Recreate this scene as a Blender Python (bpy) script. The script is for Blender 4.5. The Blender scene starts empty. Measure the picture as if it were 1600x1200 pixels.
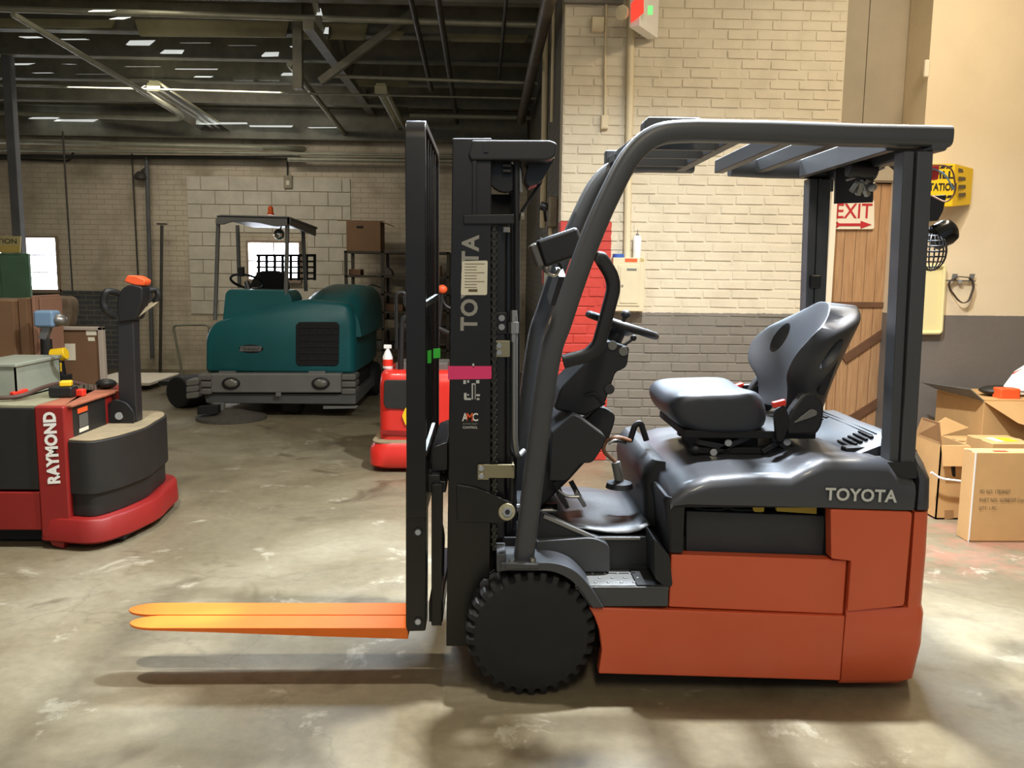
import bpy, bmesh, math, random
from mathutils import Vector, Matrix
random.seed(7)
SC = bpy.context.scene
COL = SC.collection
# ------------------------------------------------------------------ camera
FPX = 1330.0
PITCH, YAW, ROLL = math.radians(7.5), math.radians(1.7), 0.012
CAM = Vector((0, 0, 1.476))
_F = Vector((math.sin(YAW)*math.cos(PITCH), math.cos(YAW)*math.cos(PITCH), -math.sin(PITCH)))
_R0 = Vector((math.cos(YAW), -math.sin(YAW), 0)); _U0 = _R0.cross(_F)
_R = _R0*math.cos(ROLL) + _U0*math.sin(ROLL); _U = -_R0*math.sin(ROLL) + _U0*math.cos(ROLL)
cd = bpy.data.cameras.new('camera'); cam = bpy.data.objects.new('camera', cd); COL.objects.link(cam)
cd.sensor_width = 36.0; cd.lens = 36.0*FPX/1600.0; cd.clip_start = .05; cd.clip_end = 100
cam.matrix_world = Matrix(((_R.x, _U.x, -_F.x, CAM.x), (_R.y, _U.y, -_F.y, CAM.y), (_R.z, _U.z, -_F.z, CAM.z), (0, 0, 0, 1)))
SC.camera = cam
# ------------------------------------------------------------------ world, lights, exposure
SC.view_settings.view_transform = 'Standard'; SC.view_settings.look = 'None'
SC.view_settings.gamma = 1.0; SC.view_settings.use_curve_mapping = False
SC.view_settings.exposure = 0.45
w = bpy.data.worlds.new('world'); SC.world = w; w.use_nodes = True
w.node_tree.nodes['Background'].inputs[0].default_value = (.80, .88, 1, 1)
w.node_tree.nodes['Background'].inputs[1].default_value = 0.30      # even ambient fill, added through the open camera side of the room
def area(name, loc, target, size, power, rgb, size_y=None, spread=180):
    l = bpy.data.lights.new(name, 'AREA'); l.energy = power; l.color = rgb
    l.shape = 'RECTANGLE'; l.size = size; l.size_y = size_y or size; l.spread = math.radians(spread)
    o = bpy.data.objects.new(name, l); COL.objects.link(o); o.location = loc
    o.rotation_euler = (Vector(target)-Vector(loc)).to_track_quat('-Z', 'Y').to_euler()
    return o
area('overhead_light', (1.1, 3.6, 4.15), (1.1, 3.55, 0), .16, 210, (.90, .95, 1.0), None, 134)              # cool lamp above the truck
area('overhead_light', (-1.7, 3.25, 4.15), (-1.7, 3.2, 0), .16, 58, (1.0, .95, .86), None, 134)               # second lamp, added above the fork tips to light the forks
area('top_sheen_light', (1.1, 6.1, 3.95), (0.95, 2.9, .6), 3.0, 150, (.70, .84, 1.0), .6, 84)                # unseen cool light added for sheen on the truck's top faces
area('ceiling_light_warm', (2.75, 4.2, 4.1), (2.9, 4.5, 0), .3, 80, (1, .84, .62), 2.4)                     # warm tubes along the right bay
area('front_fill_light', (0.4, -0.6, 4.1), (0.6, 0.6, 0), .3, 80, (1, .88, .68), 2.4)                   # unseen fill added from the camera side
area('aisle_fill_light', (-3.2, 7.2, 4.1), (-3.2, 7.4, 0), .3, 28, (1, .92, .76), 2.4)                   # fill added over the aisle, whose strip lamps are off
area('back_fill_light', (-3.6, 10.3, 3.55), (-3.6, 11.2, 1.2), 2.4, 29, (1, .93, .80), .3)               # fill added to brighten the back wall

def at(px, py, Y):
    d = _F + _R*((px-800)/FPX) - _U*((py-600)/FPX)
    return CAM + d*(Y/d.y)
def atz(px, py, z):
    d = _F + _R*((px-800)/FPX) - _U*((py-600)/FPX)
    return CAM + d*((z-CAM.z)/d.z)
def ax(px, py, X):
    d = _F + _R*((px-800)/FPX) - _U*((py-600)/FPX)
    return CAM + d*(X/d.x)
# ------------------------------------------------------------------ materials
def lin(c):
    c = c/255.0
    return c/12.92 if c <= .04045 else ((c+.055)/1.055)**2.4
def rgb(t): return (lin(t[0]), lin(t[1]), lin(t[2]), 1)
MATS = {}
def M(name, col, rough=.5, metal=0, var=0, vs=6, bump=0, bs=40, coat=0, emit=0, col2=None, stretch=None):
    if name in MATS: return MATS[name]
    m = bpy.data.materials.new(name); m.use_nodes = True; MATS[name] = m
    nt = m.node_tree; b = nt.nodes['Principled BSDF']
    b.inputs['Base Color'].default_value = rgb(col); b.inputs['Roughness'].default_value = rough
    b.inputs['Metallic'].default_value = metal
    if coat: b.inputs['Coat Weight'].default_value = coat; b.inputs['Coat Roughness'].default_value = .12
    if emit:
        b.inputs['Emission Color'].default_value = rgb(col); b.inputs['Emission Strength'].default_value = emit
    if var or bump or col2:
        tc = nt.nodes.new('ShaderNodeTexCoord'); mp = nt.nodes.new('ShaderNodeMapping')
        if stretch: mp.inputs['Scale'].default_value = stretch
        geo = nt.nodes.new('ShaderNodeNewGeometry')
        nt.links.new(geo.outputs['Position'], mp.inputs['Vector'])
    if var or col2:
        n = nt.nodes.new('ShaderNodeTexNoise'); n.inputs['Scale'].default_value = vs; n.inputs['Detail'].default_value = 5; n.inputs['Roughness'].default_value = .6
        nt.links.new(mp.outputs[0], n.inputs['Vector'])
        r = nt.nodes.new('ShaderNodeValToRGB'); c = rgb(col)
        if col2: c0, c1 = rgb(col2), c
        else:
            c0 = tuple(max(0, v*(1-var)) for v in c[:3])+(1,); c1 = tuple(min(1, v*(1+var)) for v in c[:3])+(1,)
        r.color_ramp.elements[0].position = .32; r.color_ramp.elements[1].position = .68
        r.color_ramp.elements[0].color = c0; r.color_ramp.elements[1].color = c1
        nt.links.new(n.outputs['Fac'], r.inputs[0]); nt.links.new(r.outputs[0], b.inputs['Base Color'])
    if bump:
        n2 = nt.nodes.new('ShaderNodeTexNoise'); n2.inputs['Scale'].default_value = bs; n2.inputs['Detail'].default_value = 4
        nt.links.new(mp.outputs[0], n2.inputs['Vector'])
        bp = nt.nodes.new('ShaderNodeBump'); bp.inputs['Strength'].default_value = bump; bp.inputs['Distance'].default_value = .01
        nt.links.new(n2.outputs['Fac'], bp.inputs['Height']); nt.links.new(bp.outputs[0], b.inputs['Normal'])
    return m
def node(nt, t, **kw):
    n = nt.nodes.new(t)
    for k, v in kw.items(): setattr(n, k, v)
    return n

# ------------------------------------------------------------------ mesh helpers
def V(*a): return Vector(a)
def frame(d, up=V(0, 0, 1)):
    d = d.normalized()
    if abs(d.dot(up)) > .98: up = V(0, 1, 0) if abs(d.y) < .9 else V(1, 0, 0)
    s = d.cross(up).normalized(); u = s.cross(d).normalized()
    return s, u
class MB:
    def __init__(self): self.v = []; self.f = []
    def add(self, vs, fs):
        k = len(self.v); self.v += [Vector(p) for p in vs]; self.f += [tuple(i+k for i in f) for f in fs]; return self
    def box(self, x0, x1, y0, y1, z0, z1):
        p = [(x0, y0, z0), (x1, y0, z0), (x1, y1, z0), (x0, y1, z0), (x0, y0, z1), (x1, y0, z1), (x1, y1, z1), (x0, y1, z1)]
        return self.add(p, [(0, 3, 2, 1), (4, 5, 6, 7), (0, 1, 5, 4), (1, 2, 6, 5), (2, 3, 7, 6), (3, 0, 4, 7)])
    def obox(self, c, s, m=None):
        m = m or Matrix.Identity(3); c = Vector(c)
        k = len(self.v); self.box(-s[0]/2, s[0]/2, -s[1]/2, s[1]/2, -s[2]/2, s[2]/2)
        for i in range(k, len(self.v)): self.v[i] = m @ self.v[i] + c
        return self
    def bar(self, a, b, w, h, up=V(0, 0, 1)):
        a, b = Vector(a), Vector(b); s, u = frame(b-a, up)
        q = [(-1, -1), (1, -1), (1, 1), (-1, 1)]
        return self.add([p + s*(i*w/2) + u*(j*h/2) for p in (a, b) for i, j in q], [(0, 3, 2, 1), (4, 5, 6, 7), (0, 1, 5, 4), (1, 2, 6, 5), (2, 3, 7, 6), (3, 0, 4, 7)])
    def loft(self, rings, cap=True, closed=True):
        n = len(rings[0]); fs = []
        for k in range(len(rings)-1):
            for i in range(n if closed else n-1):
                j = (i+1) % n; fs.append((k*n+i, k*n+j, (k+1)*n+j, (k+1)*n+i))
        if cap: fs.append(tuple(range(n-1, -1, -1))); fs.append(tuple((len(rings)-1)*n+i for i in range(n)))
        return self.add([p for r in rings for p in r], fs)
    def cyl(self, a, b, r, r2=None, n=16, cap=True):
        a, b = Vector(a), Vector(b); s, u = frame(b-a); r2 = r if r2 is None else r2
        R = lambda p, q: [p + s*(q*math.cos(2*math.pi*i/n)) + u*(q*math.sin(2*math.pi*i/n)) for i in range(n)]
        return self.loft([R(a, r), R(b, r2)], cap)
    def lathe(self, a, d, prof, n=24, cap=True):
        a, d = Vector(a), Vector(d).normalized(); s, u = frame(d)
        return self.loft([[a + d*t + s*(q*math.cos(2*math.pi*i/n)) + u*(q*math.sin(2*math.pi*i/n)) for i in range(n)] for t, q in prof], cap)
    def sweep(self, path, prof, up=V(0, 0, 1), cap=True, closed=False):
        path = [Vector(p) for p in path]; rings = []; n = len(path)
        d0 = (path[1]-path[0]).normalized(); s, u = frame(d0, up)
        for i, p in enumerate(path):
            if closed: d = (path[(i+1) % n]-path[i-1]).normalized()
            elif i == 0: d = d0
            elif i == n-1: d = (path[-1]-path[-2]).normalized()
            else: d = ((path[i]-path[i-1]).normalized()+(path[i+1]-path[i]).normalized()).normalized()
            s = (s - d*s.dot(d)).normalized(); u = s.cross(d).normalized()
            k = 1.0
            if 0 < i < n-1:
                c = max(.5, (path[i]-path[i-1]).normalized().dot(d)); k = 1.0
            rings.append([p + s*x + u*y for x, y in prof])
        if closed: rings.append(rings[0]); cap = False
        return self.loft(rings, cap)
    def tube(self, path, r, n=10, cap=True, closed=False):
        return self.sweep(path, [(r*math.cos(2*math.pi*i/n), r*math.sin(2*math.pi*i/n)) for i in range(n)], cap=cap, closed=closed)
    def prism(self, poly, vec):
        vec = Vector(vec); poly = [Vector(p) for p in poly]; n = len(poly)
        return self.add(poly+[p+vec for p in poly], [tuple(range(n)), tuple(range(2*n-1, n-1, -1))]+[(i, i+n, (i+1) % n+n, (i+1) % n) for i in range(n)])
    def pp(self, pts, Y0, Y1):
        """side profile measured at depth Y0, given its real width up to Y1"""
        return self.prism([at(x, y, Y0) for x, y in pts], (0, Y1-Y0, 0))
    def ell(self, c, r, n=16, m=10, rot=None):
        c = Vector(c); rings = []
        for j in range(1, m):
            t = math.pi*j/m
            rings.append([Vector((r[0]*math.sin(t)*math.cos(2*math.pi*i/n), r[1]*math.sin(t)*math.sin(2*math.pi*i/n), -r[2]*math.cos(t))) for i in range(n)])
        rings = [[Vector((0, 0, -r[2]))]*n] + rings + [[Vector((0, 0, r[2]))]*n]
        if rot: rings = [[rot @ p for p in q] for q in rings]
        return self.loft([[p+c for p in q] for q in rings], cap=False)
    def torus(self, c, axis, R, r, n=28, m=10):
        s, u = frame(Vector(axis)); c = Vector(c)
        return self.tube([c + s*(R*math.cos(2*math.pi*i/n)) + u*(R*math.sin(2*math.pi*i/n)) for i in range(n)], r, m, closed=True)
    def mirror_y(self, yc):
        k = len(self.v); vs = [Vector((p.x, 2*yc-p.y, p.z)) for p in self.v]; fs = list(self.f)
        self.v += vs; self.f += [tuple(i+k for i in reversed(f)) for f in fs]; return self
    def xform(self, fn): self.v = [Vector(fn(p)) for p in self.v]; return self
    def build(self, name, mat, parent=None, bevel=0, seg=2, smooth=38, sub=0, **tags):
        return link(name, self, mat, parent, bevel, seg, smooth, sub, **tags)
def origin_of(o):
    p = Vector((0, 0, 0))
    while o: p = p + o.location; o = o.parent
    return p
def link(name, mb, mat, parent=None, bevel=0, seg=2, smooth=38, sub=0, **tags):
    if parent: L = origin_of(parent)
    else:
        xs = [p.x for p in mb.v]; ys = [p.y for p in mb.v]; zs = [p.z for p in mb.v]
        L = V((min(xs)+max(xs))/2, (min(ys)+max(ys))/2, min(zs))
    me = bpy.data.meshes.new(name); me.from_pydata([p-L for p in mb.v], [], mb.f)
    bm = bmesh.new(); bm.from_mesh(me); bmesh.ops.remove_doubles(bm, verts=bm.verts, dist=1e-6)
    bmesh.ops.recalc_face_normals(bm, faces=bm.faces); bm.to_mesh(me); bm.free()
    for p in me.polygons: p.use_smooth = True
    if smooth < 180: me.set_sharp_from_angle(angle=math.radians(smooth))
    me.materials.append(mat if not isinstance(mat, str) else MATS[mat])
    o = bpy.data.objects.new(name, me); COL.objects.link(o)
    if parent: o.parent = parent
    else: o.location = L
    if bevel:
        b = o.modifiers.new('bevel', 'BEVEL'); b.width = bevel; b.segments = seg; b.limit_method = 'ANGLE'; b.angle_limit = math.radians(38); b.harden_normals = True
    if sub:
        s = o.modifiers.new('sub', 'SUBSURF'); s.levels = sub; s.render_levels = sub
    for k, v in tags.items(): o[k] = v
    return o
def tag(o, label, cat, group=None):
    o['label'] = label; o['category'] = cat
    if group: o['group'] = group
    return o
def thing(name, loc, label, cat, group=None):
    o = bpy.data.objects.new(name, None); COL.objects.link(o); o.location = loc; o.empty_display_size = .1
    return tag(o, label, cat, group)
def struct(name, mb, mat, **k): return mb.build(name, mat, kind='structure', **k)
def fillet(pts, r, n=5):
    """round the corners of a 2-D polygon; r is a number or a list"""
    out = []; k = len(pts)
    for i, p in enumerate(pts):
        rr = r[i] if isinstance(r, (list, tuple)) else r
        a, b = Vector(pts[i-1]), Vector(pts[(i+1) % k]); p = Vector(p)
        if rr <= 0: out.append(tuple(p)); continue
        da, db = (a-p), (b-p); t = min(rr, da.length*.48, db.length*.48)
        A, B = p+da.normalized()*t, p+db.normalized()*t
        for j in range(n+1):
            s = j/n; out.append(tuple(A*(1-s)**2 + p*(2*s*(1-s)) + B*s*s))
    return out
def rpath(pts, r, n=6):
    pts = [Vector(p) for p in pts]; out = [pts[0]]
    for i in range(1, len(pts)-1):
        rr = r[i-1] if isinstance(r, (list, tuple)) else r
        p = pts[i]; da, db = pts[i-1]-p, pts[i+1]-p; t = min(rr, da.length*.49, db.length*.49)
        A, B = p+da.normalized()*t, p+db.normalized()*t
        for j in range(n+1):
            s = j/n; out.append(A*(1-s)**2 + p*(2*s*(1-s)) + B*s*s)
    return out+[pts[-1]]
def rrect(w, h, r, n=3):
    return fillet([(-w/2, -h/2), (w/2, -h/2), (w/2, h/2), (-w/2, h/2)], r, n)
def text(name, body, p, xd, yd, width, height, mat, parent, depth=.0015, bold=.0, font_space=1.0):
    """lettering of a given width and height on a surface: p lower-left corner, xd reading direction, yd up"""
    cu = bpy.data.curves.new(name, 'FONT'); cu.body = body; cu.size = 1; cu.offset = bold; cu.space_character = font_space; cu.resolution_u = 3
    t = bpy.data.objects.new(name+'_tmp', cu); COL.objects.link(t)
    dg = bpy.context.evaluated_depsgraph_get(); me = bpy.data.meshes.new_from_object(t.evaluated_get(dg))
    bpy.data.objects.remove(t); bpy.data.curves.remove(cu)
    xs = [v.co.x for v in me.vertices]; ys = [v.co.y for v in me.vertices]
    x0, x1, y0, y1 = min(xs), max(xs), min(ys), max(ys)
    xd, yd = Vector(xd).normalized(), Vector(yd).normalized(); nd = xd.cross(yd); p = Vector(p)
    mb = MB(); sx, sy = width/(x1-x0), height/(y1-y0)
    vs = [p + xd*((v.co.x-x0)*sx) + yd*((v.co.y-y0)*sy) + nd*depth for v in me.vertices]
    mb.add(vs, [tuple(f.vertices) for f in me.polygons]); bpy.data.meshes.remove(me)
    L = origin_of(parent)
    m2 = bpy.data.meshes.new(name); m2.from_pydata([v-L for v in mb.v], [], mb.f); m2.materials.append(mat if not isinstance(mat, str) else MATS[mat])
    o = bpy.data.objects.new(name, m2); COL.objects.link(o); o.parent = parent
    return o
def copy_tree(o, parent=None, loc=None, **tags):
    c = o.copy(); COL.objects.link(c); c.parent = parent
    if loc is not None: c.location = loc
    for k, v in tags.items(): c[k] = v
    for ch in list(o.children): copy_tree(ch, c)
    return c
def baked(o):
    """apply the modifiers of a mesh object"""
    dg = bpy.context.evaluated_depsgraph_get(); me = bpy.data.meshes.new_from_object(o.evaluated_get(dg))
    old = o.data; o.modifiers.clear(); o.data = me; bpy.data.meshes.remove(old); return o
def cut(o, cutter_mb):
    c = cutter_mb.build('cutter_tmp', o.data.materials[0])
    b = o.modifiers.new('cut', 'BOOLEAN'); b.operation = 'DIFFERENCE'; b.object = c; b.solver = 'EXACT'
    bpy.context.view_layer.update(); baked(o); bpy.data.objects.remove(c)
    for p in o.data.polygons: p.use_smooth = True
    o.data.set_sharp_from_angle(angle=math.radians(35)); return o
# ------------------------------------------------------------------ palette
M('white_paint', (222, 210, 186), .6); M('cream', (226, 205, 170), .55, var=.05, vs=2)
M('dado_grey', (118, 112, 104), .55, var=.06, vs=3)
M('truck_red', (206, 90, 54), .38, var=.04, vs=3, coat=.15); M('truck_grey', (66, 68, 71), .42, var=.05, vs=8, bump=.05, bs=300)
M('truck_dark', (31, 32, 34), .5, var=.06, vs=10, bump=.05, bs=250)
M('hood_grey', (58, 60, 65), .46, var=.04, vs=6, coat=.3)
M('mast_black', (20, 18, 17), .33, var=.25, vs=9); M('black_plastic', (22, 22, 23), .5); M('black_matt', (14, 14, 14), .75)
M('rubber', (24, 24, 25), .72, var=.15, vs=20); M('steel', (170, 168, 160), .3, 1.0, var=.1, vs=30)
M('zinc', (158, 150, 122), .4, .9); M('galv', (150, 150, 148), .42, .8); M('rim', (33, 34, 37), .36)
M('vinyl', (48, 50, 55), .47, var=.04, vs=30, bump=.06, bs=400); M('orange_fork', (246, 120, 32), .5, var=.05, vs=7)
M('pink_tape', (236, 58, 118), .5); M('green_tape', (60, 200, 60), .5); M('paper', (226, 220, 198), .7)
M('letter_grey', (196, 198, 194), .45); M('white', (236, 234, 228), .5); M('red_plastic', (222, 52, 34), .4)
M('orange_plastic', (232, 92, 44), .45); M('yellow', (232, 190, 28), .5); M('ink', (24, 22, 20), .7); M('mid_ink', (96, 84, 62), .7)
M('kraft', (190, 150, 98), .75, var=.07, vs=5); M('kraft_in', (150, 112, 70), .8, var=.06, vs=6)
M('jack_red', (134, 25, 21), .5, var=.06, vs=4); M('teal', (22, 96, 100), .4, var=.08, vs=3)
M('dust', (142, 128, 100), .85, var=.15, vs=9); M('roof_steel', (112, 109, 94), .6, var=.25, vs=5); M('roof_deck', (196, 193, 166), .8, var=.2, vs=2)
M('pipe_pale', (150, 148, 128), .45, .3, var=.15, vs=6); M('pipe_dark', (70, 66, 58), .5, .3, var=.2, vs=6)
M('sweeper_grey', (108, 108, 104), .5, var=.08, vs=6); M('board_brown', (118, 88, 62), .7, var=.08, vs=5)
M('blue', (56, 92, 170), .45); M('glass_dark', (20, 22, 24), .15)
# ================================================================== SETTING
def floor_mat():
    m = bpy.data.materials.new('concrete_floor'); m.use_nodes = True; nt = m.node_tree; b = nt.nodes['Principled BSDF']
    g = node(nt, 'ShaderNodeNewGeometry')
    def noise(scale, det=6, rough=.6, dist=0):
        n = node(nt, 'ShaderNodeTexNoise'); n.inputs['Scale'].default_value = scale; n.inputs['Detail'].default_value = det
        n.inputs['Roughness'].default_value = rough; n.inputs['Distortion'].default_value = dist
        nt.links.new(g.outputs['Position'], n.inputs['Vector']); return n
    def ramp(src, stops):
        r = node(nt, 'ShaderNodeValToRGB')
        while len(r.color_ramp.elements) < len(stops): r.color_ramp.elements.new(.5)
        for e, (p, c) in zip(r.color_ramp.elements, stops): e.position = p; e.color = c
        nt.links.new(src, r.inputs[0]); return r
    def mix(a, bb, fac, mode='MIX'):
        x = node(nt, 'ShaderNodeMix', data_type='RGBA', blend_type=mode)
        for s, v in ((x.inputs[6], a), (x.inputs[7], bb), (x.inputs[0], fac)):
            if hasattr(v, 'node'): nt.links.new(v, s)
            else: s.default_value = v
        return x.outputs[2]
    base = ramp(noise(.9, 8, .62, .6).outputs['Fac'], [(.3, rgb((98, 88, 67))), (.5, rgb((120, 110, 87))), (.72, rgb((142, 134, 112)))])
    fine = ramp(noise(22, 6, .7).outputs['Fac'], [(.3, (.72, .72, .72, 1)), (.62, (1, 1, 1, 1))])
    c = mix(base.outputs[0], fine.outputs[0], .7, 'MULTIPLY')
    st = ramp(noise(1.7, 4, .55, 1.2).outputs['Fac'], [(.58, (0, 0, 0, 1)), (.72, (1, 1, 1, 1))])          # oily dark stains
    c = mix(c, rgb((82, 70, 52)), st.outputs[0])
    sp = ramp(noise(3.1, 7, .7, .5).outputs['Fac'], [(.60, (0, 0, 0, 1)), (.66, (1, 1, 1, 1))])            # pale worn spots
    spm = node(nt, 'ShaderNodeMath', operation='MULTIPLY'); nt.links.new(sp.outputs[0], spm.inputs[0]); spm.inputs[1].default_value = .45
    c = mix(c, rgb((178, 172, 152)), spm.outputs[0])
    # remains of red paint on the right bay
    sx = node(nt, 'ShaderNodeSeparateXYZ'); nt.links.new(g.outputs['Position'], sx.inputs[0])
    rx = node(nt, 'ShaderNodeMapRange'); nt.links.new(sx.outputs[0], rx.inputs[0]); rx.inputs[1].default_value = 1.7; rx.inputs[2].default_value = 2.2
    ry = node(nt, 'ShaderNodeMapRange'); nt.links.new(sx.outputs[1], ry.inputs[0]); ry.inputs[1].default_value = 3.9; ry.inputs[2].default_value = 4.2
    rn = ramp(noise(5, 6, .7).outputs['Fac'], [(.42, (0, 0, 0, 1)), (.62, (1, 1, 1, 1))])
    a1 = node(nt, 'ShaderNodeMath', operation='MULTIPLY'); nt.links.new(rx.outputs[0], a1.inputs[0]); nt.links.new(ry.outputs[0], a1.inputs[1])
    a2 = node(nt, 'ShaderNodeMath', operation='MULTIPLY'); nt.links.new(a1.outputs[0], a2.inputs[0]); nt.links.new(rn.outputs[0], a2.inputs[1])
    a3 = node(nt, 'ShaderNodeMath', operation='MULTIPLY'); nt.links.new(a2.outputs[0], a3.inputs[0]); a3.inputs[1].default_value = .34
    c = mix(c, rgb((178, 96, 84)), a3.outputs[0])
    # cracks
    vo = node(nt, 'ShaderNodeTexVoronoi', feature='DISTANCE_TO_EDGE'); vo.inputs['Scale'].default_value = .38
    ds = node(nt, 'ShaderNodeVectorMath', operation='ADD'); nz = noise(2.5, 5); sc = node(nt, 'ShaderNodeVectorMath', operation='SCALE'); sc.inputs['Scale'].default_value = .5
    nt.links.new(nz.outputs['Color'], sc.inputs[0]); nt.links.new(g.outputs['Position'], ds.inputs[0]); nt.links.new(sc.outputs[0], ds.inputs[1]); nt.links.new(ds.outputs[0], vo.inputs['Vector'])
    cr = ramp(vo.outputs['Distance'], [(.0, (1, 1, 1, 1)), (.004, (0, 0, 0, 1))])
    cm = node(nt, 'ShaderNodeMath', operation='MULTIPLY'); nt.links.new(cr.outputs[0], cm.inputs[0]); cm.inputs[1].default_value = .28
    c = mix(c, rgb((70, 60, 46)), cm.outputs[0])
    nt.links.new(c, b.inputs['Base Color'])
    rr = ramp(noise(2.2, 6, .6).outputs['Fac'], [(.35, (.34, .34, .34, 1)), (.65, (.62, .62, .62, 1))]); nt.links.new(rr.outputs[0], b.inputs['Roughness'])
    bp = node(nt, 'ShaderNodeBump'); bp.inputs['Strength'].default_value = .12; bp.inputs['Distance'].default_value = .01
    nt.links.new(noise(14, 8, .7).outputs['Fac'], bp.inputs['Height']); nt.links.new(bp.outputs[0], b.inputs['Normal'])
    return m
def zone_mat(name, top, low, zsplit, rough=.6, red=None, wob=.004, brick=None, dirt=.25, xlow=None, vs=5):
    """paint in two heights (a dado), optional red patch (x limit, z limit), optional fine brick relief"""
    m = bpy.data.materials.new(name); m.use_nodes = True; nt = m.node_tree; b = nt.nodes['Principled BSDF']; MATS[name] = m
    g = node(nt, 'ShaderNodeNewGeometry'); s = node(nt, 'ShaderNodeSeparateXYZ'); nt.links.new(g.outputs['Position'], s.inputs[0])
    n = node(nt, 'ShaderNodeTexNoise'); n.inputs['Scale'].default_value = vs; n.inputs['Detail'].default_value = 7; nt.links.new(g.outputs['Position'], n.inputs['Vector'])
    n9 = node(nt, 'ShaderNodeTexNoise'); n9.inputs['Scale'].default_value = 30; nt.links.new(g.outputs['Position'], n9.inputs['Vector'])
    wz = node(nt, 'ShaderNodeMath', operation='MULTIPLY_ADD'); nt.links.new(n9.outputs['Fac'], wz.inputs[0]); wz.inputs[1].default_value = wob*4; nt.links.new(s.outputs[2], wz.inputs[2])
    st = node(nt, 'ShaderNodeMath', operation='GREATER_THAN'); nt.links.new(wz.outputs[0], st.inputs[0]); st.inputs[1].default_value = zsplit
    def mixc(a, bb, f, mode='MIX'):
        x = node(nt, 'ShaderNodeMix', data_type='RGBA', blend_type=mode)
        for q, v in ((x.inputs[6], a), (x.inputs[7], bb), (x.inputs[0], f)):
            if hasattr(v, 'node'): nt.links.new(v, q)
            else: q.default_value = v
        return x.outputs[2]
    up = st.outputs[0]
    if xlow is not None:
        gx = node(nt, 'ShaderNodeMath', operation='GREATER_THAN'); nt.links.new(s.outputs[0], gx.inputs[0]); gx.inputs[1].default_value = xlow
        mx = node(nt, 'ShaderNodeMath', operation='MAXIMUM'); nt.links.new(up, mx.inputs[0]); nt.links.new(gx.outputs[0], mx.inputs[1]); up = mx.outputs[0]
    c = mixc(rgb(low), rgb(top), up)
    if red:
        wx = node(nt, 'ShaderNodeMath', operation='MULTIPLY_ADD'); nt.links.new(n9.outputs['Fac'], wx.inputs[0]); wx.inputs[1].default_value = .02; nt.links.new(s.outputs[0], wx.inputs[2])
        a = node(nt, 'ShaderNodeMath', operation='LESS_THAN'); nt.links.new(wx.outputs[0], a.inputs[0]); a.inputs[1].default_value = red[0]
        bb = node(nt, 'ShaderNodeMath', operation='LESS_THAN'); nt.links.new(wz.outputs[0], bb.inputs[0]); bb.inputs[1].default_value = red[1]
        ab = node(nt, 'ShaderNodeMath', operation='MULTIPLY'); nt.links.new(a.outputs[0], ab.inputs[0]); nt.links.new(bb.outputs[0], ab.inputs[1])
        c = mixc(c, rgb((190, 58, 46)), ab.outputs[0])
    r = node(nt, 'ShaderNodeValToRGB'); r.color_ramp.elements[0].position = .3; r.color_ramp.elements[1].position = .55
    r.color_ramp.elements[0].color = (1-dirt, 1-dirt*1.05, 1-dirt*1.15, 1); r.color_ramp.elements[1].color = (1, 1, 1, 1); nt.links.new(n.outputs['Fac'], r.inputs[0])
    c = mixc(c, r.outputs[0], 1.0, 'MULTIPLY')
    h = n9.outputs['Fac']; dist = .004
    if brick:
        bt = node(nt, 'ShaderNodeTexBrick'); bt.inputs['Scale'].default_value = 1; bt.inputs['Brick Width'].default_value = brick[0]; bt.inputs['Row Height'].default_value = brick[1]
        bt.inputs['Mortar Size'].default_value = brick[2]; bt.inputs['Mortar Smooth'].default_value = .3
        cb = node(nt, 'ShaderNodeCombineXYZ'); sm = node(nt, 'ShaderNodeMath', operation='ADD')
        nt.links.new(s.outputs[0], sm.inputs[0]); nt.links.new(s.outputs[1], sm.inputs[1]); nt.links.new(sm.outputs[0], cb.inputs[0]); nt.links.new(s.outputs[2], cb.inputs[1]); nt.links.new(cb.outputs[0], bt.inputs['Vector'])
        dk = node(nt, 'ShaderNodeMath', operation='MULTIPLY'); nt.links.new(bt.outputs['Fac'], dk.inputs[0]); nt.links.new(n.outputs['Fac'], dk.inputs[1])
        c = mixc(c, rgb(brick[3]), dk.outputs[0])
        h2 = node(nt, 'ShaderNodeMath', operation='MULTIPLY_ADD'); nt.links.new(bt.outputs['Fac'], h2.inputs[0]); h2.inputs[1].default_value = -1; nt.links.new(n.outputs['Fac'], h2.inputs[2]); h = h2.outputs[0]; dist = .008
    nt.links.new(c, b.inputs['Base Color']); b.inputs['Roughness'].default_value = rough
    bp = node(nt, 'ShaderNodeBump'); bp.inputs['Strength'].default_value = .5; bp.inputs['Distance'].default_value = dist
    nt.links.new(h, bp.inputs['Height']); nt.links.new(bp.outputs[0], b.inputs['Normal'])
    return m
YB, YW, YR, XS = 12.5, 6.6, 6.3, .555     # back wall, brick wall, plaster wall, side wall
XE = at(1308, 300, YW).x                   # right end of the brick wall
XJ = at(1437, 300, YR).x                   # left end of the plaster wall
struct('floor', MB().box(-9.2, 7, -3.5, 13, -.1, 0), floor_mat())
zone_mat('brick_paint', (208, 197, 172), (122, 116, 106), 1.185, .5, red=(.955, 1.875), dirt=.12)
zone_mat('plaster_paint', (224, 206, 174), (112, 106, 100), at(1560, 493, YR).z, .5, dirt=.08, wob=.001, vs=2)
zone_mat('side_paint', (100, 95, 82), (74, 72, 66), 1.0, .7, brick=(.22, .0715, .006, (52, 46, 38)), dirt=.35)
zone_mat('back_paint', (206, 192, 168), (84, 86, 90), 1.14, .7, brick=(.22, .0715, .006, (160, 144, 118)), dirt=.42, xlow=-5.15, vs=2.2)
M('block_paint', (206, 197, 178), .65, var=.12, vs=4, bump=.2, bs=60)
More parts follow.
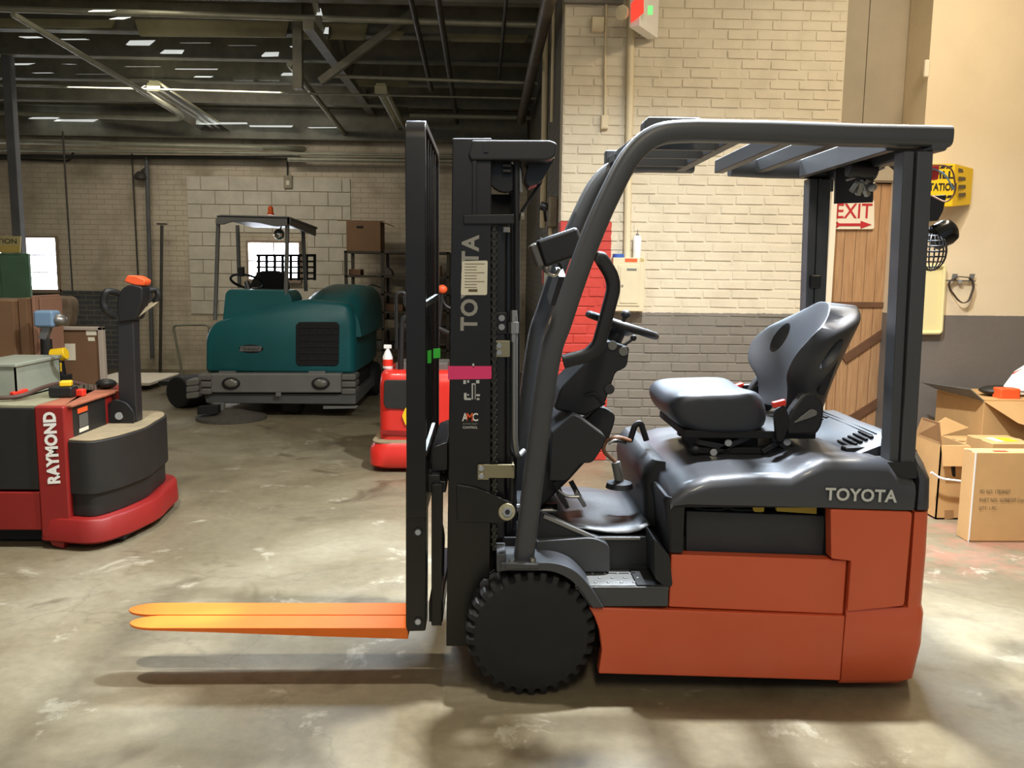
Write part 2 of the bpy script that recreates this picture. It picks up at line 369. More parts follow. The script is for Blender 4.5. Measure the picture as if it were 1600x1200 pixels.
M('wood_panel', (180, 142, 102), .5, col2=(152, 114, 78), vs=5, stretch=(14, 14, .8)); M('wood_dark', (96, 66, 44), .6, var=.15, vs=8)
M('bulkhead', (158, 146, 124), .6, var=.12, vs=1.6); M('sky_glass', (235, 242, 255), .3, emit=14)
wb = struct('wall_right', MB().box(XS, XE, YW+.003, YW+.24, 0, 4.3), MATS['brick_paint'])
# bricks one by one (the courses in view), the rest joined
def brick_mesh(L, H, k):
    bm = bmesh.new(); rnd = random.Random(k); T = .03
    bmesh.ops.create_cube(bm, size=1)
    for v in bm.verts: v.co = Vector((v.co.x*L + rnd.uniform(-.003, .003), v.co.y*T, v.co.z*H + rnd.uniform(-.0025, .0025)))
    bmesh.ops.bevel(bm, geom=[e for e in bm.edges if all(v.co.y < 0 for v in e.verts)], offset=.006, segments=2, affect='EDGES')
    me = bpy.data.meshes.new('brick'); bm.to_mesh(me); bm.free()
    for p in me.polygons: p.use_smooth = True
    me.set_sharp_from_angle(angle=math.radians(50)); me.materials.append(MATS['brick_paint']); return me
CH, BL, MJ = .0715, .222, .0065
VAR = [brick_mesh(BL-MJ, CH-MJ, k) for k in range(6)]
rest = MB(); rb = random.Random(3); nb = 0; wl = origin_of(wb)
for r in range(int(3.9/CH)):
    z = (r+.5)*CH; x = XS - (BL/2 if r % 2 else 0)
    if r % 6 == 5: x -= .05
    while x < XE-.01:
        x0, x1 = max(x, XS), min(x+BL, XE); x += BL
        if x1-x0 < .03: continue
        full = x1-x0 > BL-.01; seen = 0.85 < z < 3.46 and not (z < 1.2 and x1 < .8)
        c = V((x0+x1)/2, YW+.012+rb.uniform(-.003, .003), z+rb.uniform(-.0015, .0015))
        if seen and nb < 300 and 0.98 < z:
            o = bpy.data.objects.new('brick', VAR[rb.randrange(6)] if full else brick_mesh(x1-x0-MJ, CH-MJ, nb)); COL.objects.link(o)
            o.parent = wb; o.location = c-wl; nb += 1
        else:
            rest.obox(c, (x1-x0-MJ, .03, CH-MJ))
rest.build('brick_courses', MATS['brick_paint'], wb, bevel=.005, kind='stuff')
struct('wall_side', MB().box(XS, XS+.25, YW+.24, YB, 0, 4.3), MATS['side_paint'])
struct('wall_back', MB().box(-9.2, XS+.3, YB, YB+.25, 0, 4.3), MATS['back_paint'])
struct('wall_left', MB().box(-9.4, -9.2, -3.5, YB+.25, 0, 4.3), MATS['back_paint'])
struct('wall_far_right', MB().box(XJ, 7, YR, YR+.9, 0, 4.3), MATS['plaster_paint'], bevel=.004)
struct('wall_outer', MB().box(7, 7.2, -3.5, 7.5, 0, 4.3), MATS['plaster_paint'])
struct('wall_recess', MB().box(XE-.3, XJ+.3, 7.32, 7.45, 0, 4.3), MATS['bulkhead'])
bh = struct('trim_1', MB().box(XE, XJ, 6.66, 6.95, 2.2, 4.3), MATS['bulkhead'])
for px0, px1 in ((1300, 1352), (1353, 1430)):
    a, b_ = at(px0, 100, 6.66).x, at(px1, 100, 6.66).x
    MB().box(max(a, XE+.005), min(b_, XJ-.002), 6.648, 6.66, 2.21, 4.29).build('panel', MATS['bulkhead'], bh, bevel=.003)
# plank door in the recess with casings, rails and dark slanting bars
dr = struct('door_1', MB().box(XE, XJ, 6.72, 6.78, 0, 2.2), MATS['wood_dark'])
xs = [XE+.035+i*(XJ-XE-.05)/5 for i in range(6)]
for i in range(5):
    MB().box(xs[i]+.0015, xs[i+1]-.0015, 6.70, 6.72, .02, 2.19).build('plank', MATS['wood_panel'], dr, bevel=.002)
MB().box(xs[0], xs[5], 6.685, 6.70, at(1350, 480, 6.69).z, at(1350, 472, 6.69).z).build('rail', MATS['wood_dark'], dr)
for (a, b_) in (((1318, 562), (1398, 508)), ((1318, 662), (1398, 612))):
    MB().bar(at(*a, 6.69), at(*b_, 6.69), .02, .06).build('brace', MATS['wood_dark'], dr)
t2 = struct('trim_2', MB().box(XE-.05, XE-.004, 6.57, 6.60, 0, 2.2), MATS['white_paint'], bevel=.003)
struct('trim_3', MB().box(XJ-.03, XJ-.001, 6.55, 6.70, 0, 2.2), MATS['plaster_paint'], bevel=.003)
struct('ceiling', MB().box(-9.4, 7.2, -1.5, YB+.25, 4.3, 4.4), MATS['roof_deck'])
# ---- windows in the back wall
def window(n, x0, x1, y0, y1, rows, cols):
    a, b_ = at(x0, y1, YB-.02), at(x1, y0, YB-.02)
    fr = MB(); t = .03
    fr.box(a.x-t, a.x, YB-.05, YB, a.z-t, b_.z+t).box(b_.x, b_.x+t, YB-.05, YB, a.z-t, b_.z+t).box(a.x, b_.x, YB-.05, YB, b_.z, b_.z+t).box(a.x-.03, b_.x+.03, YB-.09, YB, a.z-.05, a.z)
    o = struct('window_%d' % n, fr, M('window_frame', (150, 132, 112), .5))
    for i in range(rows):
        for j in range(cols):
            u0, u1 = a.x+(b_.x-a.x)*j/cols+.006, a.x+(b_.x-a.x)*(j+1)/cols-.006
            v0, v1 = a.z+(b_.z-a.z)*i/rows+.006, a.z+(b_.z-a.z)*(i+1)/rows-.006
            MB().box(u0, u1, YB-.02, YB-.012, v0, v1).build('pane', MATS['sky_glass'], o)
    m = MB()
    for i in range(1, rows): m.box(a.x, b_.x, YB-.035, YB-.008, a.z+(b_.z-a.z)*i/rows-.008, a.z+(b_.z-a.z)*i/rows+.008)
    for j in range(1, cols): m.box(a.x+(b_.x-a.x)*j/cols-.008, a.x+(b_.x-a.x)*j/cols+.008, YB-.035, YB-.008, a.z, b_.z)
    if m.v: m.build('muntin', MATS['window_frame'], o)
window(1, 47, 87, 372, 452, 3, 1); window(2, 390, 467, 380, 436, 2, 2); window(3, -60, 2, 372, 452, 3, 2)
# ---- concrete blocks filling the old opening round the second window
wbk = bpy.data.objects['wall_back']; bx0, bx1 = at(292, 300, YB).x, at(548, 300, YB).x
bz0, bz1 = at(420, 492, YB).z, at(420, 277, YB).z; wa, wc = at(384, 440, YB), at(474, 374, YB)
nr = max(1, round((bz1-bz0)/.2)); hh = (bz1-bz0)/nr
for r in range(nr):
    x = bx0 - (.2 if r % 2 else 0); z0 = bz0+r*hh
    while x < bx1-.02:
        u0, u1 = max(x, bx0), min(x+.4, bx1); x += .4
        segs = [(u0, u1)]
        if z0 < wc.z+.03 and z0+hh > wa.z-.03:
            segs = [(u0, min(u1, wa.x-.06)), (max(u0, wc.x+.06), u1)]
        for s0, s1 in segs:
            if s1-s0 > .05: MB().box(s0+.004, s1-.004, YB-.018, YB, z0+.004, z0+hh-.004).build('block', MATS['block_paint'], wbk, bevel=.004)
# ---- roof steel seen over the back bay
rs = MATS['roof_steel']
def beamz(Y, z, h=.2, w=.1):
    m = MB().box(-9, XS-.02, Y-w/2, Y+w/2, z-.014, z).box(-9, XS-.02, Y-w/2, Y+w/2, z+h-.014, z+h).box(-9, XS-.02, Y-.006, Y+.006, z, z+h)
    return m
places = ['nearest of the roof beams over the back bay', 'second roof beam from the front over the aisle', 'third roof beam from the front over the aisle', 'fourth roof beam from the front over the aisle', 'fifth roof beam, behind the hanging lamps', 'roof beam running along the head of the back wall']
for k, (Y, z, h) in enumerate(((8.3, 3.95, .26), (9.1, 3.84, .3), (9.9, 3.78, .3), (10.7, 3.7, .3), (11.5, 3.6, .34), (12.3, 3.28, .4))):
    tag(beamz(Y, z, h, .13).build('roof_beam', rs), 'dark steel ' + places[k], 'beam', 'roof beams')
tr = thing('roof_truss', (-2.6, 9.5, 3.6), 'dark steel lattice truss running back under the roof deck', 'truss')
xt = -1.62
MB().box(xt-.05, xt+.05, 8.0, 12.3, 4.16, 4.26).build('top_chord', rs, tr); MB().box(xt-.05, xt+.05, 8.0, 12.3, 3.60, 3.68).build('bottom_chord', rs, tr)
for k in range(6):
    y0 = 8.0+k*.72; MB().bar((xt, y0, 3.64 if k % 2 else 4.2), (xt, y0+.72, 4.2 if k % 2 else 3.64), .05, .05).build('web', rs, tr)
# angle brace across the roof
for k, (a, b_, w_, nm) in enumerate((((500, 128), (645, 20), .07, 'dark angle brace slanting up beside the lattice truss'), ((465, -10), (466, 140), .09, 'dark upright roof hanger near the lattice truss'))):
    tag(MB().bar(at(*a, 8.9), at(*b_, 8.9), w_, w_).build('roof_brace', rs), nm, 'brace')
# deck ribs
for k in range(9):
    x = -8.2+k*1.0
    tag(MB().box(x-.04, x+.04, 8.0, 12.4, 4.18, 4.3).build('roof_joist', rs), 'dark roof joist running back under the deck, the %s from the left' % ('first second third fourth fifth sixth seventh eighth ninth'.split()[k]), 'joist', 'roof joists')
def pipe(name, pts, r, mat, label, cat='pipe', rad=.15, n=10):
    return tag(MB().tube(rpath(pts, rad), r, n).build(name, mat), label, cat)
pp_, pd = MATS['pipe_pale'], MATS['pipe_dark']
Z1 = 3.45
pipe('ceiling_track', [atz(20, 22, 3.75), atz(235, 150, 3.4), atz(300, 188, 3.36), at(150, 182, 11.9), at(-60, 174, 11.9)], .030, pp_, 'pale curved pipe running back then bending left above the parked pallet truck', rad=.5)
pipe('ceiling_track', [atz(452, 100, 3.62), atz(538, 208, 3.36), atz(560, 236, 3.3), at(430, 231, 12.0), at(-60, 219, 12.0)], .034, pp_, 'pale curved pipe bending left in front of the back beam', rad=.6)
pipe('conduit', [at(-60, 233, 12.1), V(XS, 12.1, at(700, 243, 12.1).z)], .022, pp_, 'thin pale conduit running just under the back beam')
pipe('conduit', [at(450, 249, 12.2), V(XS, 12.2, at(720, 251, 12.2).z)], .035, pp_, 'pale grey pipe low on the right under the back beam')
pipe('conduit', [at(-60, 244, 12.35), at(470, 247, 12.35)], .03, pd, 'dark pipe close to the top of the back wall')
pipe('conduit', [at(-60, 131, 10.2), at(460, 146, 10.2), V(XS-.01, 10.2, at(720, 152, 10.2).z)], .012, pp_, 'thin wire-like conduit crossing high above the strip lamp')
pipe('conduit', [at(-60, 12, 8.6), at(200, 20, 8.6), at(880, 40, 8.6)], .03, pp_, 'pale pipe crossing the very top of the aisle')
pipe('conduit', [at(520, 119, 9.4), at(840, 130, 9.4)], .018, pp_, 'pale conduit crossing behind the mast top, upper one')
pipe('conduit', [at(640, 180, 11.2), at(830, 184, 11.2)], .03, pp_, 'pale conduit crossing behind the mast top, lower one')
pipe('roof_pipe', [atz(640, -10, 3.9), atz(674, 140, 3.6)], .028, pd, 'dark roof pipe running back, left of a pair')
pipe('roof_pipe', [atz(683, -10, 3.7), atz(718, 215, 3.5)], .030, pd, 'dark roof pipe running back, right of a pair')
pipe('roof_pipe', [atz(792, -10, 3.8), atz(778, 140, 3.75)], .018, pd, 'thin dark roof pipe beside the side wall')
pipe('sprinkler_main', [V(.43, 5.6, 3.44), V(.40, 10.9, 3.37), V(.40, 11.1, 3.37)], .055, M('pipe_grime', (92, 82, 68), .5, .2, var=.3, vs=9), 'thick grimy pipe running back along the side wall')
pipe('conduit', [at(-60, 246, 12.42), at(110, 252, 12.42), at(115, 236, 12.42)], .016, pd, 'short dark offset pipe at the top left of the back wall')
# bright patches under the roof deck, their shine added as emission
patch_mat = M('patch_glow', (232, 236, 232), .4, emit=.5)
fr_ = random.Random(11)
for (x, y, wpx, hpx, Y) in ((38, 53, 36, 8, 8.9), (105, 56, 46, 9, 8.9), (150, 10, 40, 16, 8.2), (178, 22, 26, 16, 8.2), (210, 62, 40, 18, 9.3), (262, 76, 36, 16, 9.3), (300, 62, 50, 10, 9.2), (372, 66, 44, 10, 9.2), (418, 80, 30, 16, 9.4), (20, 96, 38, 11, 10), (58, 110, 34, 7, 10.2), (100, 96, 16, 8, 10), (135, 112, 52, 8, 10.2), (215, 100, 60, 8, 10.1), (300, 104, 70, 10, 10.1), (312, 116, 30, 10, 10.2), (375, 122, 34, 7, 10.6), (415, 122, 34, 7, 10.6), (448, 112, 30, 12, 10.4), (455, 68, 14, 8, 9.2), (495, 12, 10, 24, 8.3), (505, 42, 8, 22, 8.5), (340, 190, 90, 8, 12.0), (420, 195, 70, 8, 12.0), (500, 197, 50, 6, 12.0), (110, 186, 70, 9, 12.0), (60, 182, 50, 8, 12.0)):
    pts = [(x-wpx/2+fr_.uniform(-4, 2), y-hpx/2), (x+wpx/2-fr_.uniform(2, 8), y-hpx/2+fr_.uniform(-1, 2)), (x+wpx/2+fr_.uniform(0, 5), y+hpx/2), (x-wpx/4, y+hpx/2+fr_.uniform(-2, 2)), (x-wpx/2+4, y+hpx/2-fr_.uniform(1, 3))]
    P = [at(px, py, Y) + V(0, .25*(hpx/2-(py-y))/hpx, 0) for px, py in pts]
    MB().prism(P, (0, .02, .004)).build('bright_patch', patch_mat, bpy.data.objects['ceiling'])
# olive boards between the roof beams
ol = M('olive_board', (136, 129, 96), .7, var=.15, vs=4)
for (x0, x1, y0, y1, Y) in ((210, 452, 30, 58, 9.02), (456, 575, 34, 62, 9.02), (600, 632, 46, 62, 9.02), (697, 826, 52, 66, 9.02), (548, 640, 124, 136, 10.62), (-20, 180, 28, 44, 9.02)):
    MB().pp(fillet([(x0, y0), (x1, y0+3), (x1-6, y1), (x0+8, y1-2)], 3), Y, Y+.03).build('board', ol, bpy.data.objects['ceiling'])
# ---- strip lamps
def strip(P0, P1, wid, label, deep):
    P0, P1 = Vector(P0), Vector(P1); o = thing('strip_lamp', (P0+P1)/2, label, 'lamp', 'strip lamps over the aisle')
    d = (P1-P0); s = d.cross(V(0, 0, 1)).normalized(); up = V(0, 0, 1)
    MB().bar(P0+up*.05, P1+up*.05, .11, .05).build('housing', M('lamp_cream', (206, 200, 160), .5), o, bevel=.005)
    if deep:
        m = MB(); prof = [(-wid, -.05), (-wid*.45, .02), (wid*.45, .02), (wid, -.05), (wid, -.042), (wid*.45, .028), (-wid*.45, .028), (-wid, -.042)]
        m.loft([[p + s*x + up*(z) for x, z in prof] for p in (P0, P1)]).build('reflector', M('reflector', (190, 188, 180), .25, .6), o)
    for k in (-.045, .045):
        MB().cyl(P0+s*k-up*.012, P1+s*k-up*.012, .017, n=10).build('tube', M('tube_glass', (226, 226, 218), .2), o)
    for e in (P0, P1):
        MB().obox(e, (.14, .03, .09)).build('end_cap', MATS['lamp_cream'], o, bevel=.004)
        MB().cyl(e+up*.07, V(e.x, e.y, 4.28), .004, n=6).build('hanger', MATS['roof_steel'], o)
strip(atz(240, 136, 3.55), atz(361, 214, 3.38), .20, 'strip lamp with wide shiny reflector hanging above the pallet truck', True)
strip(atz(595, 140, 3.55), atz(634, 214, 3.42), .09, 'bare twin-tube strip lamp hanging left of the mast top', False)
# ---- steel column and chain, wall details at the back
tag(MB().box(*(lambda a, b_: (a.x, b_.x, 9.9, 10.0))(at(8, 200, 9.9), at(22, 200, 9.9)), .0, 4.3).build('steel_column', M('column_grey', (92, 92, 94), .5, var=.15), bevel=.006), 'grey steel column standing at the far left edge', 'column')
pipe('hanging_chain', [at(98, 205, 11.8), at(114, 470, 11.8), at(117, 590, 11.8)], .012, pd, 'thin dark chain hanging left of the orange-capped tiller')
pipe('wall_pipe', [at(206, 240, 12.4), at(216, 440, 12.4), at(217, 560, 12.4)], .012, pd, 'thin rusty rod against the back wall behind the tiller')
pipe('wall_pipe', [at(229, 245, 12.35), at(238, 560, 12.35)], .03, MATS['column_grey'], 'grey pipe up the back wall behind the tiller')
pp2 = thing('post', at(250, 560, 12.2), 'tall thin post with flat top leaning by the back wall', 'post')
MB().cyl(at(253, 352, 12.2), V(at(250, 575, 12.2).x, 12.2, 0), .022).build('pole', pd, pp2); MB().obox(at(253, 350, 12.2), (.12, .08, .02)).build('cap', pd, pp2)
# ================================================================== FORKLIFT
YN, YF, YC = 2.82, 3.80, 3.31
T = thing('forklift', (.65, YC, 0), 'orange-red and dark grey electric forklift with orange forks in the foreground', 'forklift')
tg, td, tr_, mbk = MATS['truck_grey'], MATS['truck_dark'], MATS['truck_red'], MATS['mast_black']
def mir(m): return m.mirror_y(YC)
# ---- front wheels
def wheel(y0, y1, face):
    c = at(830, 994, 2.80); cx, cz = c.x, .2285
    R, n = .2285, 150; prof = [(0, .130), (.0, .150), (.006, .175), (.006, .200), (.018, .222), (.045, .2285), (.09, .2285), (.135, .2285), (.162, .222), (.174, .20), (.174, .15), (.18, .13)]
    d = 1 if face < 0 else -1; Y0 = y0 if face < 0 else y1
    rings = []
    for t, r in prof:
        ring = []
        for i in range(n):
            a = 2*math.pi*i/n; ph = (i % 5); rr = r
            if r > .199 and ph < 1.5 and (t < .06 or t > .12): rr = r-.020 if r > .21 else r-.004
            ring.append(V(cx+rr*math.cos(a), Y0+d*t, cz+rr*math.sin(a)))
        rings.append(ring)
    w_ = MB().loft(rings, cap=True).build('front_wheel', MATS['rubber'], T, smooth=30)
    rim = MB().lathe((cx, Y0+d*.012, cz), (0, d, 0), [(-.008, .148), (-.012, .143), (-.008, .138), (.012, .132), (.016, .128), (.014, .075), (.006, .055), (.004, .04), (.012, .034), (.004, .030), (.004, .001)], 48).build('rim', MATS['rim'], w_, smooth=40)
    for k in range(5):
        a = math.radians(90+36+72*k); p = V(cx+.068*math.cos(a), Y0+d*.02, cz+.068*math.sin(a))
        MB().cyl(p, p-V(0, d*.012, 0), .0105, n=6).build('lug_nut', MATS['rim'], w_, bevel=.002)
    return w_
wheel(2.80, 2.98, -1); wheel(2*YC-2.98, 2*YC-2.80, 1)
rw = MB()
for yy in (3.12, 3.34): rw.lathe((1.28, yy, .19), (0, 1, 0), [(0, .08), (.0, .16), (.02, .19), (.14, .19), (.16, .16), (.16, .08)], 40)
rw.build('rear_wheel', MATS['rubber'], T)
# ---- red chassis
low = [at(x, y, YN) for x, y in [(920, 949), (1321, 963), (1313, 1064), (935, 1053), (940, 1015), (936, 985), (929, 965)]]
up_ = [at(x, y, YN) for x, y in [(1046, 951), (1050, 868), (1326, 877), (1320, 963)]]
m = MB().prism(low, (0, .05, 0)); m.prism([p+V(0, .012, 0) for p in up_], (0, .05, 0))
m.build('side_panel', tr_, T, bevel=.006, seg=3)
mm = MB().prism([V(p.x, 2*YC-p.y, p.z) for p in low], (0, -.05, 0)); mm.prism([V(p.x, 2*YC-p.y-.012, p.z) for p in up_], (0, -.05, 0)); mm.build('side_panel', tr_, T, bevel=.006)
MB().box(.42, 1.42, 2.9, 3.72, .09, .40).build('chassis', MATS['black_matt'], T)
cov = [at(x, y, YN-.004) for x, y in fillet([(1298, 796), (1426, 800), (1413, 947), (1324, 956), (1330, 877), (1299, 873)], [4, 6, 6, 3, 2, 3])]
MB().prism(cov, (0, .05, 0)).build('rear_side_cover', tr_, T, bevel=.005, seg=3)
MB().prism([V(p.x, 2*YC-p.y, p.z) for p in cov], (0, -.05, 0)).build('rear_side_cover', tr_, T, bevel=.005)
MB().box(at(1299, 850, YN).x, at(1422, 850, YN).x, YN+.05, YF-.05, .42, .67).build('rear_frame', MATS['black_matt'], T)
# counterweight: full-width casting with rounded rear corners
def ctr_ring(z, xf, xr, dy=0):
    pts = [(xf, YN+dy), (xr-.02, YN+dy), (xr, YN+.03+dy), (xr+.055, YN+.17), (xr+.085, YN+.32), (xr+.09, YC)]
    pts = fillet(pts+[(xr+.085, YF-.32), (xr+.055, YF-.17), (xr, YF-.03-dy), (xr-.02, YF-dy), (xf, YF-dy)], [0, .03, .05, .1, .1, .1, .1, .1, .05, .03, 0], 4)
    return [V(x, y, z) for x, y in pts]
zb = at(1420, 1071, YN).z
cw = MB()
xq = lambda px, py: at(px, py, YN).x
xfL = xq(1322, 1000)
cw.loft([ctr_ring(zb, xq(1314, 1066), xq(1418, 1070), .02), ctr_ring(at(1430, 1062, YN).z, xq(1315, 1060), xq(1434, 1060), .004), ctr_ring(at(1440, 1010, YN).z, xq(1317, 1020), xq(1446, 1010)), ctr_ring(at(1448, 962, YN).z, xq(1322, 962), xq(1450, 962)), ctr_ring(at(1448, 951, YN).z, xq(1323, 959), xq(1449, 951), .01)])
xf2 = xq(1424, 870)
cw.loft([ctr_ring(at(1448, 951, YN).z, xq(1421, 948), xq(1449, 951), .01), ctr_ring(at(1455, 870, YN).z, xq(1427, 870), xq(1456, 870), .01), ctr_ring(at(1460, 802, YN).z, xq(1432, 802), xq(1460, 802), .012)])
cw.build('counterweight', tr_, T, smooth=50)
# ---- grey hood: lofted across the truck, station by station along X
def hood_ring(x, zb_, zt, zc, edge=.04):
    h = [(YN, zb_), (YN-.004, zt-edge*1.1), (YN+.004, zt-edge*.45), (YN+.022, zt-edge*.12), (YN+.05, zt), (YN+.12, zt+(zc-zt)*.6), (YN+.22, zc), (YC, zc)]
    return [V(x, y, z) for y, z in h] + [V(x, 2*YC-y, z) for y, z in reversed(h[:-1])]
st = [(1047, 788, 772, -.0), (1052, 788, 766, .02), (1075, 788, 752, .012), (1110, 789, 742, .01), (1160, 790, 738, .012), (1235, 792, 739, .012), (1262, 793, 724, 0), (1285, 793, 713, -.012), (1340, 795, 714, -.012), (1384, 796, 716, -.012), (1402, 797, 738, .01), (1428, 797, 746, .0)]
MB().loft([hood_ring(at(x, yb, YN).x, at(x, yb, YN).z, at(x, yt, 2.86).z, at(x, yt, 2.86).z+dz) for x, yb, yt, dz in st]).build('hood', MATS['hood_grey'], T, smooth=45)
MB().box(at(1049, 800, YN).x+.005, at(1426, 800, YN).x, YN+.005, YF-.005, at(1250, 792, YN).z-.004, at(1250, 788, YN).z+.004).build('hood_seal', MATS['black_matt'], T)
# rear hump with louvres
hp = [(1.25, .815), (1.30, .832), (1.45, .90), (1.50, .902), (1.54, .86), (1.548, .80), (1.25, .79)]
hmp = MB().loft([[V(x+dx, y, z*k+(1-k)*.80) for x, z in hp] for y, k, dx in ((2.985, .86, .02), (3.0, .95, .01), (3.06, 1, 0), (YC, 1.004, -.01), (3.56, 1, 0), (3.62, .95, .01), (3.635, .86, .02))]).build('rear_hump', MATS['hood_grey'], T, smooth=40)
for (ya, yb) in ((3.04, 3.15), (3.46, 3.57)):
    for k in range(5):
        f = .3+.13*k; x = 1.30+.15*f; z = .832+.068*f+.002
        MB().bar((x-.005, ya, z), (x-.005, yb, z), .012, .006).build('louvre', MATS['black_matt'], hmp)
for k in (0, 1): MB().bar((1.428+.014*k, 3.06, .8925+.0055*k), (1.428+.014*k, 3.56, .8925+.0055*k), .004, .004).build('groove', MATS['black_matt'], hmp)
MB().pp(fillet([(1322, 700), (1384, 697), (1386, 709), (1322, 711)], 4), 3.0, 3.05).build('latch_bar', MATS['black_plastic'], T, bevel=.003)
# rear corner cap
cap = [(1436, 797), (1460, 798), (1463, 752), (1446, 708), (1432, 706)]
def cap_ring(z, xr, i=0): return ctr_ring(z, xq(1437, 780), xr, .01+i)
MB().loft([cap_ring(at(1460, 798, YN).z, xq(1461, 798)), cap_ring(at(1460, 752, YN).z, xq(1462, 752)), cap_ring(at(1460, 738, YN).z, xq(1458, 738), .02), cap_ring(at(1446, 712, YN).z, xq(1443, 712), .06)]).build('rear_cap', MATS['hood_grey'], T, smooth=50)
# TOYOTA on the hood side
a, b_ = at(1288, 781, YN-.006), at(1400, 785, YN-.006)
text('lettering', 'TOYOTA', a+V(0, -.004, 0), b_-a, (0, 0, 1), (b_-a).length, at(1340, 763, YN).z-at(1340, 783, YN).z, 'letter_grey', T, .002, bold=.028, font_space=1.05)
# ---- battery behind the open side
bt = MB().pp([(1072, 798), (1290, 806), (1288, 868), (1072, 862)], YN+.07, YF-.07).build('battery', M('battery_grey', (44, 46, 49), .55, var=.1, vs=8), T, bevel=.004)
MB().pp([(1212, 789), (1276, 792), (1276, 803), (1214, 799)], YN+.06, YN+.075).build('lifting_eye', M('yellow_dull', (172, 146, 44), .6), bt)
MB().pp(fillet([(1176, 792), (1194, 792), (1194, 800), (1178, 800)], 3), YN+.06, YN+.07).build('plug', MATS['yellow_dull'], bt)
for x in (1100, 1150): MB().tube(rpath([at(x-16, 793, YN+.1), at(x, 798, YN+.09), at(x+30, 797, YN+.09), at(x+44, 790, YN+.1)], .02), .008, 8).build('cable', MATS['black_plastic'], bt)
MB().box(.66, 1.2, YN+.09, YF-.09, .40, .55).build('battery_tray', MATS['black_matt'], T)
# ---- front bulkhead of the battery box, facing the operator's feet
mb = MB(); fx0, fx1 = at(1047, 800, YN).x, at(1070, 800, YN).x
mb.loft([[V(x, y, z) for x, y in fillet([(xa, YN+.006), (fx1, YN+.006), (fx1, YF-.006), (xa, YF-.006)], [.03, 0, 0, .03])] for z, xa in ((.52, fx0), (.60, fx0-.004), (.665, fx0-.012), (.70, fx0-.02), (.715, fx0-.012))])
mb.build('bulkhead', MATS['black_plastic'], T, smooth=45)
mb = MB().loft([[V(x, y, z) for x, y in fillet([(.60-d, 3.08), (.66, 3.05), (.66, YF-.02), (.60-d, YF-.05)], [.04, 0, 0, .04])] for z, d in ((.54, 0), (.70, .02), (.76, .01), (.79, -.02))])
mb.build('kick_panel', MATS['black_plastic'], T, smooth=45)
# handle loop and cables at the front of the hood
MB().tube(rpath([at(984, 690, 3.3), at(992, 664, 3.3), at(1001, 660, 3.3), at(1010, 688, 3.3)], .03), .012, 10).build('grab_loop', MATS['black_plastic'], T)
MB().tube(rpath([at(985, 689, 3.25), at(965, 682, 3.22), at(945, 690, 3.25), at(942, 705, 3.25), at(962, 722, 3.25)], .04), .008, 8).build('cable', M('cable_brown', (120, 82, 58), .5), T)
MB().tube(rpath([at(978, 692, 3.24), at(960, 688, 3.2), at(950, 693, 3.2)], .03), .006, 8).build('cable', MATS['steel'], T)
lv = MB().cyl(at(962, 722, 3.25), at(968, 752, 3.25), .018).build('brake_lever', MATS['sweeper_grey'], T)
MB().lathe(at(968, 750, 3.25), (0, 0, -1), [(0, .02), (.01, .05), (.03, .055), (.035, .0)], 16).build('boot', MATS['rubber'], lv)
# ---- deck, mat, step
zd = .525
MB().box(.13, .66, 2.98, YF-.16, zd-.10, zd).build('deck', td, T)
mt = MB(); g = []
for i in range(9):
    for j in range(9):
        x = .28+(.60-.28)*i/8; y = 3.0+(3.62-3.0)*j/8
        g.append(V(x - (.10*(j/8) if i == 0 else 0), y, zd+.012+.022*((1-i/8)**2)+.028*max(0, (i-6)/2)**2 + .004*math.sin(j*1.3+i)))
mt.add(g, [(i*9+j, (i+1)*9+j, (i+1)*9+j+1, i*9+j+1) for i in range(8) for j in range(8)])
mo = mt.build('floor_mat', M('mat_rubber', (34, 34, 33), .45, var=.3, vs=14, bump=.1, bs=60), T)
mo.modifiers.new('s', 'SOLIDIFY').thickness = .006
# deck side box (inner fender) and its sloping rail
MB().pp(fillet([(838, 846), (928, 840), (953, 852), (953, 894), (838, 894)], [2, 20, 10, 3, 2]), 2.94, 3.02).build('inner_fender', MATS['truck_grey'], T, bevel=.006, seg=3)
MB().pp([(838, 846), (846, 800), (858, 806), (928, 839)], 2.97, 3.0).build('deck_side', td, T)
MB().bar(at(850, 806, 2.97), at(928, 840, 2.96), .012, .012).build('deck_edge', MATS['galv'], T)
MB().bar(at(928, 841, 2.965), at(1000, 841, 2.965), .008, .008).build('deck_edge', MATS['galv'], T)
MB().pp([(930, 843), (1046, 843), (1046, 892), (930, 892)], 2.985, 3.0).build('step_back', td, T)
zs = at(950, 917, YN).z
sp = MB().box(at(899, 917, YN).x, at(1046, 917, YN).x, YN, 2.99, zs-.012, zs)
sp.pp([(900, 918), (1045, 918), (1044, 948), (922, 948)], YN, YN+.02)
stp = sp.build('step', MATS['truck_grey'], T, bevel=.004)
plate = MB().box(at(899, 917, YN).x, at(994, 917, YN).x, YN+.004, 2.98, zs, zs+.004).build('tread_plate', MATS['galv'], stp)
rp = random.Random(5)
for i in range(5):
    for j in range(3):
        c = V(at(912, 917, YN).x+i*.045+(j % 2)*.02, YN+.03+j*.045, zs+.005)
        MB().lathe(c, (0, 0, 1), [(0, .006), (.002, .005), (.003, .002)], 8).build('tread_stud', MATS['galv'], plate)
MB().box(at(996, 917, YN).x, at(1045, 917, YN).x, YN+.005, 2.98, zs, zs+.006).build('step_mat', MATS['rubber'], stp)
MB().pp(fillet([(1022, 842), (1046, 868), (1051, 915), (1040, 917), (1024, 905)], 3), YN+.004, 2.99).build('step_end', td, T, bevel=.006)
